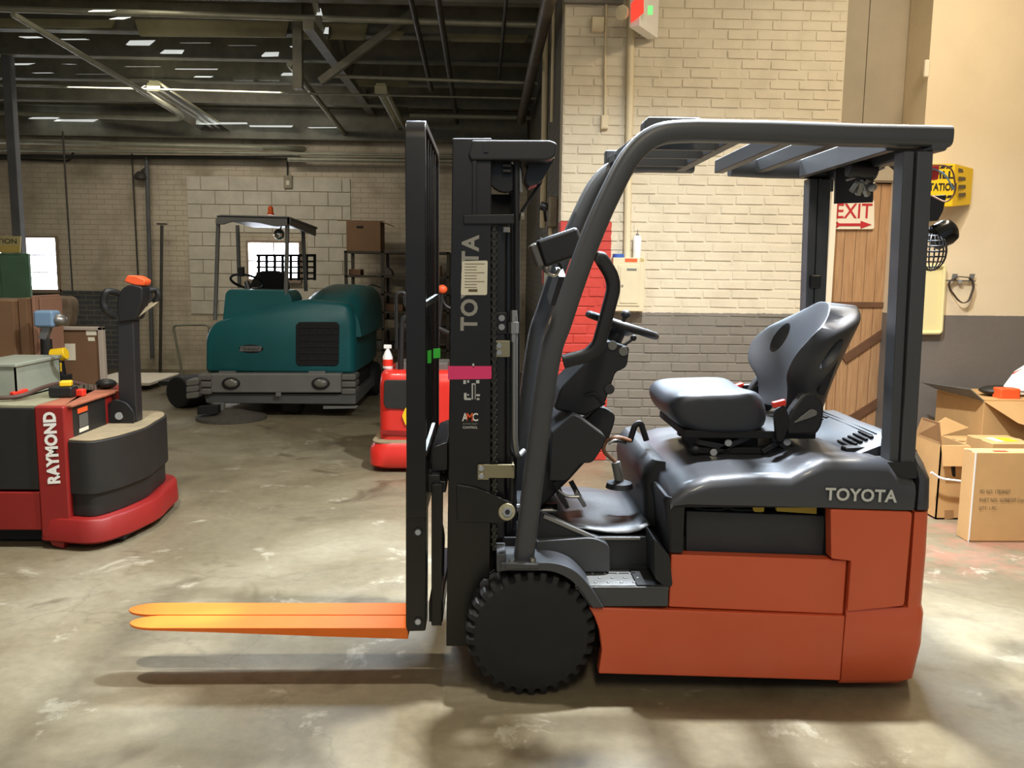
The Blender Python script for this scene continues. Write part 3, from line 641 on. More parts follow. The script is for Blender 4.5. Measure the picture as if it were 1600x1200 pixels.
# fender over the front wheel
fo = [(783, 880), (868, 879), (898, 890), (921, 914), (944, 950)]; fi = [(926, 950), (908, 922), (888, 903), (862, 892), (783, 892)]
MB().pp(fillet(fo+fi, [0, 14, 14, 14, 0, 0, 14, 14, 14, 0], 4), YN-.018, 3.0).build('front_fender', MATS['hood_grey'], T, bevel=.003)
MB().pp([(940, 950), (928, 925), (905, 898), (880, 886), (850, 884), (840, 896), (930, 960)], 2.99, 3.02).build('wheel_arch', MATS['black_matt'], T)
bp_ = MB().pp(fillet([(790, 880), (842, 882), (842, 888), (790, 890)], 2), YN-.03, 2.95).build('pillar_foot', MATS['truck_grey'], T, bevel=.004)
for (x, y) in ((800, 881), (832, 879)): MB().cyl(at(x, y, YN-.005), at(x, y-7, YN-.005), .011, n=6).build('bolt', MATS['steel'], bp_)
MB().pp([(776, 866), (790, 866), (794, 892), (776, 894)], YN, 2.95).build('pillar_bracket', MATS['truck_grey'], T, bevel=.003)
# front axle / frame under the deck (dark)
MB().box(-.02, .42, 3.0, YF-.18, .10, .5).build('front_frame', MATS['black_matt'], T)
MB().box(.02, .30, 2.985, 3.0, .30, .52).build('front_frame_plate', MATS['black_matt'], T)
# ---- overhead guard
gp = [(818, 884), (856, 587), (880, 500), (919, 387), (955, 303), (990, 240), (1032, 208), (1090, 202)]
def crv(pts, n=6):
    out = []; P = [pts[0]]+pts+[pts[-1]]
    for i in range(1, len(P)-2):
        for j in range(n):
            t = j/n; p0, p1, p2, p3 = [Vector(q) for q in P[i-1:i+3]]
            out.append(tuple(.5*((2*p1)+(p2-p0)*t+(2*p0-5*p1+4*p2-p3)*t*t+(3*p1-p0-3*p2+p3)*t**3)))
    return out+[tuple(pts[-1])]
path = [at(x, y, 2.84)+V(0, .035, 0) for x, y in crv(gp)+[(1200, 204), (1340, 209), (1488, 212)]]
prof = rrect(.070, .092, .028, 4)
guard = MB().sweep(path, prof).build('guard_tube', tg, T, smooth=50)
fpath = [V(p.x, 2*YC-p.y, p.z) for p in path]
xg0, xg1 = at(1080, 260, 3.77).x, at(1138, 260, 3.77).x
f1 = [p for p in fpath if p.x < xg0]+[V(xg0, fpath[-3].y, fpath[-4].z)]
f2 = [V(xg1, fpath[-3].y, fpath[-3].z)]+[p for p in fpath if p.x > xg1+.02]
MB().sweep(f1, prof).build('guard_tube', tg, T, smooth=50); MB().sweep(f2, prof).build('guard_tube', tg, T, smooth=50)
MB().pp([(1456, 200), (1490, 200), (1491, 222), (1484, 227), (1480, 236), (1456, 236)], 2.835, YF-.01).build('rear_cross_tube', tg, T, bevel=.01)
# pillar ridge lines
# roof bars
def ybar(fx, fy, nx, ny, wpx=17, h=.055):
    a, b_ = at(fx, fy, 3.76), at(nx, ny, 2.9); X = (a.x+b_.x)/2; 
    return MB().bar((X, 2.87, path[-2].z+.0), (X, 3.76, path[-2].z+.0), .042, h, V(0, 0, 1))
for q in ((1074, 262, 1128, 222), (1148, 262, 1200, 224), (1212, 265, 1268, 225)):
    ybar(*q).build('roof_bar', tg, T, bevel=.004)
for Y, xa in ((3.08, .62), (3.3, .60), (3.54, .57)):
    xb = (at(1074, 262, 3.76).x+at(1128, 222, 2.9).x)/2
    MB().box(xa-.06, xb, Y-.012, Y+.012, path[-2].z-.028, path[-2].z+.02).build('roof_slat', tg, T, bevel=.003)
MB().box(at(1290, 260, 3.76).x-.1, path[-1].x-.06, 2.9, 3.76, path[-2].z-.012, path[-2].z+.0).build('rear_roof_plate', tg, T, bevel=.004)
MB().box(at(1275, 262, 3.76).x-.09, at(1275, 262, 3.76).x-.06, 2.9, 3.76, path[-2].z-.045, path[-2].z+.03).build('roof_bar', tg, T, bevel=.004)
v0, v1 = at(1008, 180, 2.93), at(958, 240, 3.77)
MB().loft([[V(v0.x+dx, y, z) for dx, z in ((0, 1.925), (0, 1.985), (.012, 1.998), (.19, 1.998), (.19, 1.96), (.03, 1.925))] for y in (2.93, 3.02)]).build('front_visor', tg, T, bevel=.006)
MB().bar((v0.x+.03, 3.0, 1.945), (v0.x+.02, 3.76, 1.955), .06, .035).build('visor_bar', tg, T, bevel=.004)
MB().box(v0.x-.02, v0.x+.04, 3.74, 3.80, 1.93, 2.0).build('visor_bracket', tg, T, bevel=.006)
# rear pillars: boxed section with a groove
def rear_pillar(mirror):
    a, b_ = [(1413, 236), (1459, 236)], [(1389, 742), (1429, 742)]
    m = MB(); f = lambda t: [(a[0][0]+(a[1][0]-a[0][0])*t, 236), (b_[0][0]+(b_[1][0]-b_[0][0])*t, 742)]
    for t0, t1, dy in ((0, .36, .012), (.36, .46, .024), (.46, 1, 0)):
        p, q = f(t0), f(t1); m.pp([p[0], q[0], q[1], p[1]], 2.845+dy, 2.93)
    if mirror: m.xform(lambda p: V(p.x, 2*YC-p.y, p.z))
    return m.build('rear_pillar', tg, T, bevel=.005, seg=3)
rear_pillar(False); rear_pillar(True)
MB().pp(fillet([(1370, 722), (1432, 722), (1434, 748), (1405, 748)], 5), 2.84, 2.94).build('pillar_boot', td, T, bevel=.006)
# gusset at the top of the far rear pillar
g0 = at(1262, 262, 3.74)
MB().prism([V(g0.x-.08, 3.74, g0.z+.02), V(g0.x+.12, 3.74, g0.z+.02), V(g0.x+.12, 3.74, g0.z-.10), V(g0.x+.05, 3.74, g0.z-.08), V(g0.x+.01, 3.74, g0.z-.04)], (0, .04, 0)).build('guard_gusset', tg, T, bevel=.004)
# fixing on the far pillar
MB().obox(at(1272, 440, 3.7), (.05, .05, .06)).build('belt_guide', MATS['black_plastic'], T, bevel=.01)
# grab handle behind the near front pillar
MB().sweep(rpath([at(930, 408, 2.9), at(938, 402, 2.9), at(962, 440, 2.9), at(932, 552, 2.9), at(880, 565, 2.9)], [.03, .05, .05]), rrect(.05, .046, .014)).build('grab_handle', MATS['black_plastic'], T, smooth=50)
# headlamp on the far front pillar
hl = MB().bar(at(842, 398, 3.4), at(906, 376, 3.4), .16, .11).build('headlamp', MATS['black_plastic'], T, bevel=.015)
MB().bar(at(832, 402, 3.4), at(844, 397, 3.4), .14, .095).build('lens', M('lens', (116, 114, 106), .15, .2), hl, bevel=.01)
MB().bar(at(845, 377, 3.44), at(880, 369, 3.44), .10, .012).build('trim', MATS['galv'], hl)
for dy in (-.085, .085):
    MB().tube(rpath([at(832, 380, 3.45+dy), at(852, 425, 3.45+dy), at(868, 432, 3.45+dy), at(874, 420, 3.45+dy)], .03), .007, 8).build('cage_bar', MATS['steel'] if dy < 0 else MATS['black_plastic'], hl)
MB().tube(rpath([at(843, 372, 3.36), at(866, 398, 3.36), at(878, 420, 3.38)], .03), .006, 8).build('cage_bar', MATS['black_plastic'], hl)
MB().bar(at(876, 425, 3.5), at(862, 470, 3.6), .03, .06).build('lamp_bracket', MATS['black_plastic'], T)
# rear work lamps, wiring and small fan under the guard's rear edge
zr = path[-2].z
wl_ = MB().cyl(at(1325, 262, 3.3), at(1368, 268, 3.3), .035, n=14).build('work_lamp', MATS['black_plastic'], T, bevel=.006)
MB().pp([(1306, 262), (1366, 262), (1364, 316), (1305, 318)], 3.5, 3.515).build('mirror_plate', td, T)
for k, (a, b_) in enumerate((((1322, 282), (1352, 272)), ((1344, 278), (1382, 262)), ((1330, 300), (1342, 283)), ((1340, 305), (1346, 284)), ((1356, 306), (1346, 284)), ((1366, 296), (1350, 282)), ((1334, 292), (1350, 282)))):
    MB().bar(at(*a, 3.32), at(*b_, 3.30), .02, .018 if k > 1 else .008).build('fin', MATS['galv'], wl_, bevel=.003)
MB().ell(at(1362, 292, 3.3), (.02, .02, .018)).build('lamp_bulb', MATS['galv'], wl_)
wl2 = MB().cyl(at(1386, 240, 3.3), at(1412, 262, 3.3), .03, n=14).build('work_lamp', MATS['black_plastic'], T, bevel=.006)
MB().ell(at(1396, 252, 3.27), (.045, .03, .018)).build('lens', MATS['lens'], wl2)
MB().ell(at(1404, 272, 3.28), (.014, .014, .03)).build('lamp_bulb', MATS['galv'], wl2)
fan = MB().pp(fillet([(1452, 306), (1480, 304), (1474, 330), (1466, 345), (1454, 345)], 3), 3.3, 3.36).build('fan_bracket', MATS['black_plastic'], T, bevel=.006)
MB().lathe(at(1456, 374, 3.33), at(1492, 356, 3.33)-at(1456, 374, 3.33), [(0, .03), (.01, .05), (.06, .052), (.085, .045), (.098, .025), (.1, 0.001)], 20).build('fan_motor', M('gloss_black', (16, 16, 17), .18), fan, smooth=60)
fc = at(1456, 393, 3.33); cg = MB()
for k in range(9):
    a = math.pi*k/9; d = V(math.cos(a)*.045, math.sin(a)*.075, 0)
    cg.tube([fc+V(d.x*math.cos(t), d.y*math.cos(t), .075*math.sin(t)) for t in [math.pi*2*i/20 for i in range(20)]], .0022, 5, closed=True)
for k in range(-3, 4):
    z = k*.02; r_ = math.sqrt(max(0, 1-(z/.075)**2)); cg.tube([fc+V(.045*r_*math.cos(t), .075*r_*math.sin(t), z) for t in [math.pi*2*i/18 for i in range(18)]], .0022, 5, closed=True)
cg.build('fan_cage', MATS['black_plastic'], fan)
MB().tube(rpath([at(1452, 258, 3.0), at(1488, 258, 3.0), at(1494, 300, 3.02), at(1480, 318, 3.05), at(1456, 306, 3.1)], .05), .003, 6).build('wire', MATS['cable_brown'], T)
MB().tube(rpath([at(1452, 262, 3.0), at(1476, 270, 3.0), at(1490, 296, 3.02)], .04), .003, 6).build('wire', M('wire_blue', (130, 170, 190), .5), T)
MB().obox(at(1458, 270, 3.02), (.03, .03, .05)).build('connector', MATS['red_plastic'], T, bevel=.006)
# ---- steering console and wheel
con = MB().pp(fillet([(866, 640), (876, 606), (950, 532), (984, 543), (980, 574), (962, 582), (944, 634), (914, 650)], [6, 8, 6, 5, 8, 6, 4, 4]), 3.17, 3.46).build('console', MATS['black_plastic'], T, bevel=.008)
for p in ((957, 540), (974, 549)): MB().cyl(at(*p, 3.16), at(*p, 3.19), .018, n=16).build('knob', MATS['sweeper_grey'], con, bevel=.004)
MB().cyl(at(952, 608, 3.16), at(952, 608, 3.2), .02, n=14).build('knob', MATS['truck_dark'], con, bevel=.004)
MB().tube(rpath([at(915, 618, 3.16), at(930, 614, 3.16), at(945, 632, 3.16)], .02), .006, 6).build('hose', MATS['truck_dark'], con)
MB().cyl(at(945, 550, 3.31), at(968, 514, 3.31), .045, .03, 16).build('steering_column', MATS['black_plastic'], T)
wc_ = (at(917, 490, 3.31)+at(1027, 526, 3.31))/2; dn = (at(1027, 526, 3.31)-at(917, 490, 3.31)); Rw = dn.length/2-.01; nrm = V(-dn.z, 0, dn.x).normalized()
sw = MB().torus(wc_, nrm, Rw, .0145, 48, 12).build('steering_wheel', MATS['black_plastic'], T, smooth=80)
s1 = dn.normalized()
MB().lathe(wc_-nrm*.035, nrm, [(0, .035), (.02, .06), (.032, .055), (.036, .0)], 20).build('hub', MATS['truck_grey'], sw)
for d in (s1, (-s1*.5+V(0, .86, 0)), (-s1*.5-V(0, .86, 0))): MB().bar(wc_-nrm*.015, wc_+d*Rw, .03, .012, nrm).build('spoke', MATS['truck_grey'], sw, bevel=.004)
kp = wc_+V(0, -.6, 0).normalized()*0+s1*(-.0)+V(0, .12, 0)+s1*.02
MB().cyl(kp, kp+nrm*.035, .008).build('knob_stem', MATS['black_plastic'], sw); MB().ell(kp+nrm*.045, (.02, .02, .018)).build('spinner_knob', MATS['truck_dark'], sw, smooth=180)
lv2 = MB().tube([at(968, 545, 3.2), at(988, 530, 3.2)], .006, 8).build('direction_lever', MATS['black_plastic'], T); MB().ell(at(990, 528, 3.2), (.012, .012, .012)).build('lever_ball', MATS['black_plastic'], lv2)
MB().pp(fillet([(862, 676), (895, 647), (905, 651), (947, 682), (944, 696), (926, 724), (908, 724), (886, 752), (858, 752)], [3, 8, 8, 6, 6, 8, 6, 4, 4]), 3.06, 3.14).build('lower_cover', MATS['truck_dark'], T, bevel=.01, seg=3)
MB().pp(fillet([(900, 668), (939, 633), (962, 648), (960, 662), (950, 690), (905, 700)], [4, 14, 10, 6, 6, 4]), 3.3, 3.38).build('lower_cover', MATS['truck_dark'], T, bevel=.012, seg=3)
MB().pp([(850, 690), (900, 650), (945, 690), (890, 750), (840, 800), (836, 760)], 3.14, 3.6).build('front_cowl', MATS['black_plastic'], T, bevel=.01)
for i, (p0, p1) in enumerate((((868, 752), (878, 778)), ((892, 752), (905, 776)))):
    Yp = 3.12+.12*i
    o = MB().bar(at(*p0, Yp), at(*p1, Yp), .012, .02).build('pedal', MATS['black_plastic'], T); q = at(*p1, Yp)
    MB().obox(q, (.015, .09, .07), Matrix.Rotation(-.6, 3, 'Y')).build('pedal_pad', MATS['galv'] if i else MATS['rubber'], o, bevel=.004)
MB().tube(rpath([at(872, 766, 3.08), at(884, 776, 3.08), at(905, 776, 3.08)], .03), .006, 8).build('pedal_rod', MATS['steel'], T)
# ---- seat
YS0, YS1 = 3.05, 3.55; YSC = 3.30
cu = []
side = [(1046, 640), (1050, 622), (1068, 612), (1120, 611), (1175, 609), (1196, 612), (1208, 640), (1206, 680), (1150, 684), (1100, 682), (1062, 672)]
sx_ = [at(x, y, YS0) for x, y in side]
rings = []
cxm = sum(p.x for p in sx_)/len(sx_); czm = sum(p.z for p in sx_)/len(sx_)
for t, k in ((0, .62), (.012, .84), (.04, .97), (.10, 1), (.18, .985), (.25, .975), (.32, .985), (.40, 1), (.46, .97), (.488, .84), (.5, .62)):
    dip = -.016*math.sin(math.pi*t/.5)
    rings.append([V(cxm+(p.x-cxm)*(k if k < .9 else 1-(1-k)*.6), YS0+t, czm+(p.z-czm)*k+(dip if p.z > czm else 0)) for p in sx_])
cush = MB().loft(rings).build('seat_cushion', MATS['vinyl'], T, smooth=180, sub=2)
# bucket backrest: swept shell with forward-curving wings
def back_pt(u, v):
    """u across (-1 near .. 1 far), v up; returns the front surface point"""
    base, top = V(1.165, 0, .95), V(1.315, 0, 1.375)
    wprof = [(0, .15), (.12, .165), (.28, .185), (.45, .235), (.65, .265), (.82, .25), (.93, .205), (1.0, .13)]
    fprof = [(0, .05), (.12, .055), (.28, .080), (.45, .125), (.65, .135), (.82, .105), (.93, .06), (1.0, .02)]
    def ip(pr):
        n = len(pr)
        for k in range(n-1):
            if pr[k][0] <= v <= pr[k+1][0]:
                a, b = pr[k], pr[k+1]; h = b[0]-a[0]; t = (v-a[0])/h
                m0 = (b[1]-pr[k-1][1])/(b[0]-pr[k-1][0]) if k else (b[1]-a[1])/h
                m1 = (pr[k+2][1]-a[1])/(pr[k+2][0]-a[0]) if k+2 < n else (b[1]-a[1])/h
                return a[1]*(2*t**3-3*t*t+1)+m0*h*(t**3-2*t*t+t)+b[1]*(3*t*t-2*t**3)+m1*h*(t**3-t*t)
        return pr[-1][1]
    p = base+(top-base)*v
    w_, f_ = ip(wprof), ip(fprof); bow = math.sin(v*math.pi)*.012
    return V(p.x - f_*abs(u)**2.2 - bow*0 + .02*math.sin(math.pi*v*.9)*(-1)*.6, YSC+u*w_, p.z - .05*abs(u)**3*v)
nu, nv = 28, 30; fr0 = []; bk0 = []
for j in range(nv+1):
    for i in range(nu+1):
        u, v = -1+2*i/nu, j/nv; p = back_pt(u, v)
        e = max(abs(u), 1-2*min(v, 1-v, .5) if v > .5 else 0); th = .085*(1-max(0, (abs(u)-.72)/.28)**2*.55)*(1-.35*max(0, (v-.85)/.15))
        du = (back_pt(min(1, u+.02), v)-back_pt(max(-1, u-.02), v)).normalized(); dv = (back_pt(u, min(1, v+.02))-back_pt(u, max(0, v-.02))).normalized()
        n_ = du.cross(dv); n_ = n_ if n_.x > 0 else -n_
        ed = max(0, (abs(u)-.8)/.2); fr0.append(p)
        bk0.append(V(p.x+.06+.085*(1-u**4)-.03*max(0, (v-.85)/.15)**2, YSC+(p.y-YSC)*.985, p.z-.012))
W = nu+1; K = len(fr0); fs = []
for j in range(nv):
    for i in range(nu):
        a = j*W+i; fs += [(a, a+1, a+W+1, a+W), (a+K, a+W+K, a+W+1+K, a+1+K)]
for i in range(nu): fs += [(i, i+K, i+1+K, i+1), (nv*W+i, nv*W+i+1, nv*W+i+1+K, nv*W+i+K)]
for j in range(nv): fs += [(j*W, (j+1)*W, (j+1)*W+K, j*W+K), (j*W+nu, j*W+nu+K, (j+1)*W+nu+K, (j+1)*W+nu)]
bkr = MB().add(fr0+bk0, fs).build('backrest', MATS['vinyl'], T, bevel=.022, seg=4, smooth=60)
bkr.modifiers['bevel'].angle_limit = math.radians(50); bkr.modifiers['bevel'].harden_normals = False
bpy.context.view_layer.update(); baked(bkr)
for u in (.66, -.66):
    p, q = back_pt(u, .52), back_pt(u, .80); c = (p+q)/2; du = (back_pt(u+.05, .67)-back_pt(u-.05, .67)).normalized(); dv = (q-p).normalized(); n_ = du.cross(dv)
    L0 = T.location
    ring = [c + du*(.036*math.cos(t)) + dv*((q-p).length*.52*math.sin(t)) for t in [2*math.pi*i/24 for i in range(24)]]
    cut(bkr, MB().loft([[r_-n_*.25 for r_ in ring], [r_+n_*.25 for r_ in ring]]))
bkr.data.set_sharp_from_angle(angle=math.radians(55))
MB().pp(fillet([(1288, 618), (1296, 600), (1326, 520), (1322, 518), (1278, 612)], 1), 3.14, 3.46).build('backrest_shell', MATS['black_plastic'], T, bevel=.004)
# side housing with recline lever, suspension, belts
for sgn, y0 in ((0, 3.02), (1, 3.53)):
    h_ = MB().pp(fillet([(1237, 640), (1258, 612), (1278, 616), (1289, 632), (1286, 664), (1276, 680), (1232, 680), (1228, 660)], [8, 10, 10, 10, 12, 8, 6, 4]), 3.02, 3.07)
    if sgn: h_.xform(lambda p: V(p.x, p.y+.51, p.z))
    h_ = h_.build('seat_hinge_cover', MATS['black_plastic'], T, bevel=.012, seg=3)
    if not sgn: MB().pp(fillet([(1241, 661), (1268, 640), (1276, 641), (1277, 648), (1268, 652)], [2, 5, 5, 4, 6]), 3.008, 3.02).build('recline_lever', MATS['sweeper_grey'], h_, bevel=.004)
MB().box(at(1066, 685, 3.1).x, at(1270, 685, 3.1).x, 3.07, 3.53, .875, .905).build('seat_pan', MATS['black_matt'], T, bevel=.004)
sus = MB().box(at(1098, 700, 3.1).x, at(1190, 700, 3.1).x, 3.14, 3.46, .80, .88).build('seat_suspension', MATS['black_matt'], T, bevel=.006)
for Yr in (3.12, 3.46): MB().box(at(1092, 712, 3.1).x, at(1246, 712, 3.1).x, Yr-.02, Yr+.02, .81, .835).build('seat_rail', MATS['black_matt'], T, bevel=.004)
for (x0, y0, x1, y1) in ((1090, 690, 1140, 700), (1110, 708, 1170, 682), (1205, 684, 1240, 706), (1190, 706, 1226, 684)): MB().bar(at(x0, y0, 3.1), at(x1, y1, 3.1), .02, .022).build('linkage', MATS['black_plastic'], sus, bevel=.003)
for p in ((1138, 692), (1230, 691), (1230, 707), (1115, 707)): MB().cyl(at(*p, 3.085), at(*p, 3.10), .014, n=12).build('pivot_bolt', MATS['galv'], sus, bevel=.002)
MB().pp([(1112, 716), (1134, 716), (1134, 721), (1112, 721)], 3.05, 3.08).build('spacer', MATS['paper'], sus)
MB().cyl(at(1040, 634, 3.28), at(1052, 636, 3.28), .012).build('weight_knob', MATS['galv'], T, bevel=.003)
MB().pp(fillet([(1210, 642), (1228, 634), (1236, 660), (1224, 690), (1214, 690)], 4), 3.02, 3.045).build('seat_belt', MATS['black_matt'], T, bevel=.004)
bk1 = MB().bar(at(1207, 633, 3.03), at(1227, 628, 3.03), .022, .022).build('belt_buckle', MATS['red_plastic'], T, bevel=.004)
bk2 = MB().bar(at(1138, 611, 3.58), at(1162, 603, 3.58), .03, .035).build('belt_buckle', MATS['red_plastic'], T, bevel=.006)
MB().bar(at(1156, 606, 3.58), at(1200, 604, 3.58), .03, .03).build('belt_stalk', MATS['black_plastic'], T, bevel=.006)
MB().pp(fillet([(1180, 606), (1200, 584), (1206, 606)], 3), 3.52, 3.56).build('belt_strap', MATS['black_plastic'], T)
MB().ell(at(1088, 702, 3.12), (.028, .02, .022)).build('adjust_knob', MATS['truck_dark'], T)
# ---- mast
def channel(pts, y0, y1, name):
    o1 = MB().pp(pts, y0, y1).build(name, mbk, T, bevel=.004)
    m_ = MB().pp(pts, y0, y1).xform(lambda p: V(p.x, 2*YC-p.y, p.z)); o2 = m_.build(name, mbk, T, bevel=.004); return o1, o2
outer, _o2 = channel([(707, 216), (768, 216), (766, 1010), (697, 1010)], 2.95, 3.02, 'outer_mast_rail')
channel([(768, 345), (790, 345), (788, 905), (766, 905)], 2.985, 3.05, 'mast_flange')
channel([(800, 250), (813, 250), (812, 700), (800, 700)], 3.05, 3.10, 'inner_mast_rail')
MB().box(at(712, 300, 2.95).x, at(800, 300, 2.95).x, 3.10, 3.52, .40, 1.75).build('mast_core', MATS['black_matt'], T)
cyl = MB().cyl(at(794, 345, 3.06), at(794, 880, 3.06), .032, n=18).build('lift_cylinder', M('cylinder_black', (24, 24, 25), .25), T)
MB().cyl(V(cyl.location.x, 0, 0)+at(794, 345, 3.56)-V(0, 0, 0), at(794, 880, 3.56), .032, n=18).build('lift_cylinder', MATS['cylinder_black'], T)
ch = MB(); n_l = 44
for i in range(n_l):
    y = 352+i*(862-352)/n_l; c = at(772, y, 2.972); ch.obox(c, (.024, .012, .012)); ch.obox(c+V(0, -.004, -.013), (.014, .016, .017))
ch.build('lift_chain', M('chain_steel', (64, 62, 56), .35, .7), T, bevel=.0015, seg=1)
MB().tube(rpath([at(804, 493, 2.985), at(804, 690, 2.985), at(808, 716, 3.02), at(818, 705, 3.1)], .05), .0105, 12).build('hydraulic_pipe', MATS['galv'], T)
MB().lathe(at(803, 485, 2.985), (0, 0, -1), [(0, .012), (.04, .012), (.041, .018), (.08, .018), (.081, .012), (.11, .012)], 6).build('pipe_fitting', MATS['galv'], T)
MB().tube([at(807, 250, 3.0), at(808, 485, 3.0)], .012, 10).build('hydraulic_hose', MATS['black_plastic'], T)
MB().pp([(760, 488), (792, 488), (792, 522), (760, 522)], 2.975, 2.99).build('mast_clamp', mbk, T, bevel=.003)
b1 = MB().pp(fillet([(773, 532), (797, 532), (797, 558), (773, 558)], 2), 2.968, 2.978).build('clamp_plate', MATS['zinc'], T, bevel=.002)
for y in (540, 551): MB().cyl(at(780, y, 2.968), at(780, y, 2.96), .010, n=6).build('bolt', MATS['steel'], b1)
for y in (497, 511): MB().cyl(at(784, y, 2.975), at(784, y, 2.965), .011, n=12).build('bolt', MATS['galv'], T)
b2 = MB().pp(fillet([(746, 726), (804, 726), (804, 747), (764, 747), (764, 750), (746, 750)], 2), 2.936, 2.946).build('hose_bracket', MATS['zinc'], T, bevel=.002)
MB().box(at(803, 735, 2.94).x-.006, at(803, 735, 2.94).x, 2.936, 3.0, at(803, 747, 2.94).z, at(803, 726, 2.94).z).build('bracket_leg', MATS['zinc'], b2)
for y in (732, 744): MB().cyl(at(752, y, 2.936), at(752, y, 2.928), .010, n=6).build('bolt', MATS['steel'], b2)
MB().pp(fillet([(713, 757), (745, 762), (800, 786), (804, 810), (780, 818), (715, 815)], [3, 12, 8, 10, 8, 3]), 2.938, 2.95).build('tilt_bracket', mbk, T, bevel=.003)
ws = MB().cyl(at(792, 800, 2.938), at(792, 800, 2.924), .031, n=28).build('tilt_pin', MATS['zinc'], T, bevel=.003)
MB().cyl(at(793, 800, 2.924), at(793, 800, 2.914), .018, n=6).build('nut', MATS['steel'], ws); MB().cyl(at(793, 800, 2.914), at(793, 800, 2.905), .009, n=12).build('stud', MATS['black_matt'], ws)
MB().cyl(at(800, 800, 3.2), at(870, 800, 3.2), .035, n=14).build('tilt_cylinder', MATS['cylinder_black'], T)
# mast head: crosshead, ties, sheaves
xh = MB().pp(fillet([(738, 219), (860, 219), (871, 224), (868, 244), (856, 250), (735, 250), (732, 240)], [3, 6, 6, 6, 6, 5, 3]), 2.93, 2*YC-2.93).build('mast_crosshead', M('mast_gloss', (27, 27, 28), .34), T, bevel=.006)
MB().pp([(756, 222), (763, 222), (763, 238), (756, 238)], 2.922, 2.93).build('weld_tab', MATS['mast_gloss'], xh)
MB().pp(fillet([(828, 250), (868, 246), (846, 284), (826, 292), (820, 280)], 4), 3.06, 3.2).build('head_bracket', MATS['mast_gloss'], T, bevel=.006)
MB().tube([at(812, 335, 3.12), at(842, 290, 3.12), at(846, 282, 3.12)], .006, 8).build('hose', MATS['black_plastic'], T)
MB().pp([(738, 250), (745, 250), (745, 336), (738, 336)], 2.938, 2.95).build('mast_rib', mbk, T, bevel=.002)
MB().pp(fillet([(724, 335), (803, 334), (803, 350), (724, 350)], 3), 2.935, 2.95).build('mast_tie', MATS['mast_gloss'], T, bevel=.004)
MB().cyl(at(791, 355, 2.94), at(791, 363, 2.94), .013, n=8).build('bolt', MATS['galv'], T)
for Ys in (3.02, 3.50):
    sh = MB().lathe(at(790, 272, Ys), (0, 1, 0), [(0, .06), (.01, .062), (.014, .05), (.03, .05), (.034, .062), (.044, .06)], 28).build('chain_sheave', M('sheave', (40, 40, 40), .3, .5), T)
for k in range(4): MB().obox(at(792, 243+k*8, 3.0), (.03, .02, .012)).build('chain_link', MATS['chain_steel'], T, bevel=.002)
MB().tube(rpath([at(798, 252, 3.0), at(812, 262, 3.0), at(814, 300, 3.0)], .03), .006, 8).build('hose_guide', MATS['galv'], T)
MB().cyl(at(796, 247, 2.99), at(818, 247, 2.99), .006).build('guide_bar', MATS['galv'], T)
MB().cyl(at(814, 338, 3.0), at(819, 338, 3.0), .014, n=6).build('bolt', MATS['galv'], T)
# decals on the mast
Y_ = 2.9495
MB().pp([(700, 572), (768, 572), (768, 592), (700, 593)], Y_-.001, Y_+.001).build('tape', MATS['pink_tape'], T)
tgp = MB().pp(fillet([(722, 408), (762, 407), (761, 461), (720, 461)], 3), Y_-.002, Y_-.001).build('inspection_tag', MATS['paper'], T)
for k in range(9):
    y = 412+k*4.6; MB().pp([(726, y), (745 if k % 3 else 757, y), (745 if k % 3 else 757, y+.9), (726, y+.9)], Y_-.003, Y_-.002).build('print_line', MATS['mid_ink'], tgp)
MB().pp([(732, 452), (746, 452), (746, 456), (732, 456)], Y_-.003, Y_-.002).build('print_block', MATS['mid_ink'], tgp)
p0 = at(746, 517, Y_+.0002); p1 = at(749, 367, Y_+.0002); L_ = (p1-p0).length
text('lettering', 'TOYOTA', p0, (p1-p0), V(-1, 0, 0), L_, .060, M('letter_dim', (150, 148, 138), .5), T, .0009, bold=.03, font_space=1.08)
q0 = at(722, 658, Y_-.001)
for s_, x0, x1, mt_ in (('A', 722, 731, 'white'), ('M', 729, 739, 'orange_plastic'), ('C', 738, 747, 'white')):
    q0 = at(x0, 658, Y_-.001); text('lettering', s_, q0, V(1, 0, 0), V(0, 0, 1), at(x1, 658, Y_).x-q0.x, .029, mt_, T, .0006, bold=.02)
q0 = at(723, 663.5, Y_-.001); text('lettering', 'ACTIVE MAST', q0, V(1, 0, 0), V(0, 0, 1), .052, .006, 'letter_dim', T, .0006)
q0 = at(723, 669.5, Y_-.001); text('lettering', 'CONTROL', q0, V(1, 0, 0), V(0, 0, 1), .052, .008, 'white', T, .0006)
for (x0, y0, x1, y1) in ((724, 594, 728, 600), (730, 594, 733, 598), (738, 568, 741, 574), (744, 594, 749, 599), (725, 614, 729, 624), (726, 622, 736, 625), (737, 600, 739, 624), (742, 600, 743, 624), (737, 599, 743, 601), (744, 616, 750, 619), (745, 622, 749, 625), (730, 616, 733, 618)):
    MB().pp([(x0, y0), (x1, y0), (x1, y1), (x0, y1)], Y_-.001, Y_).build('warning_decal', MATS['letter_grey'], T)
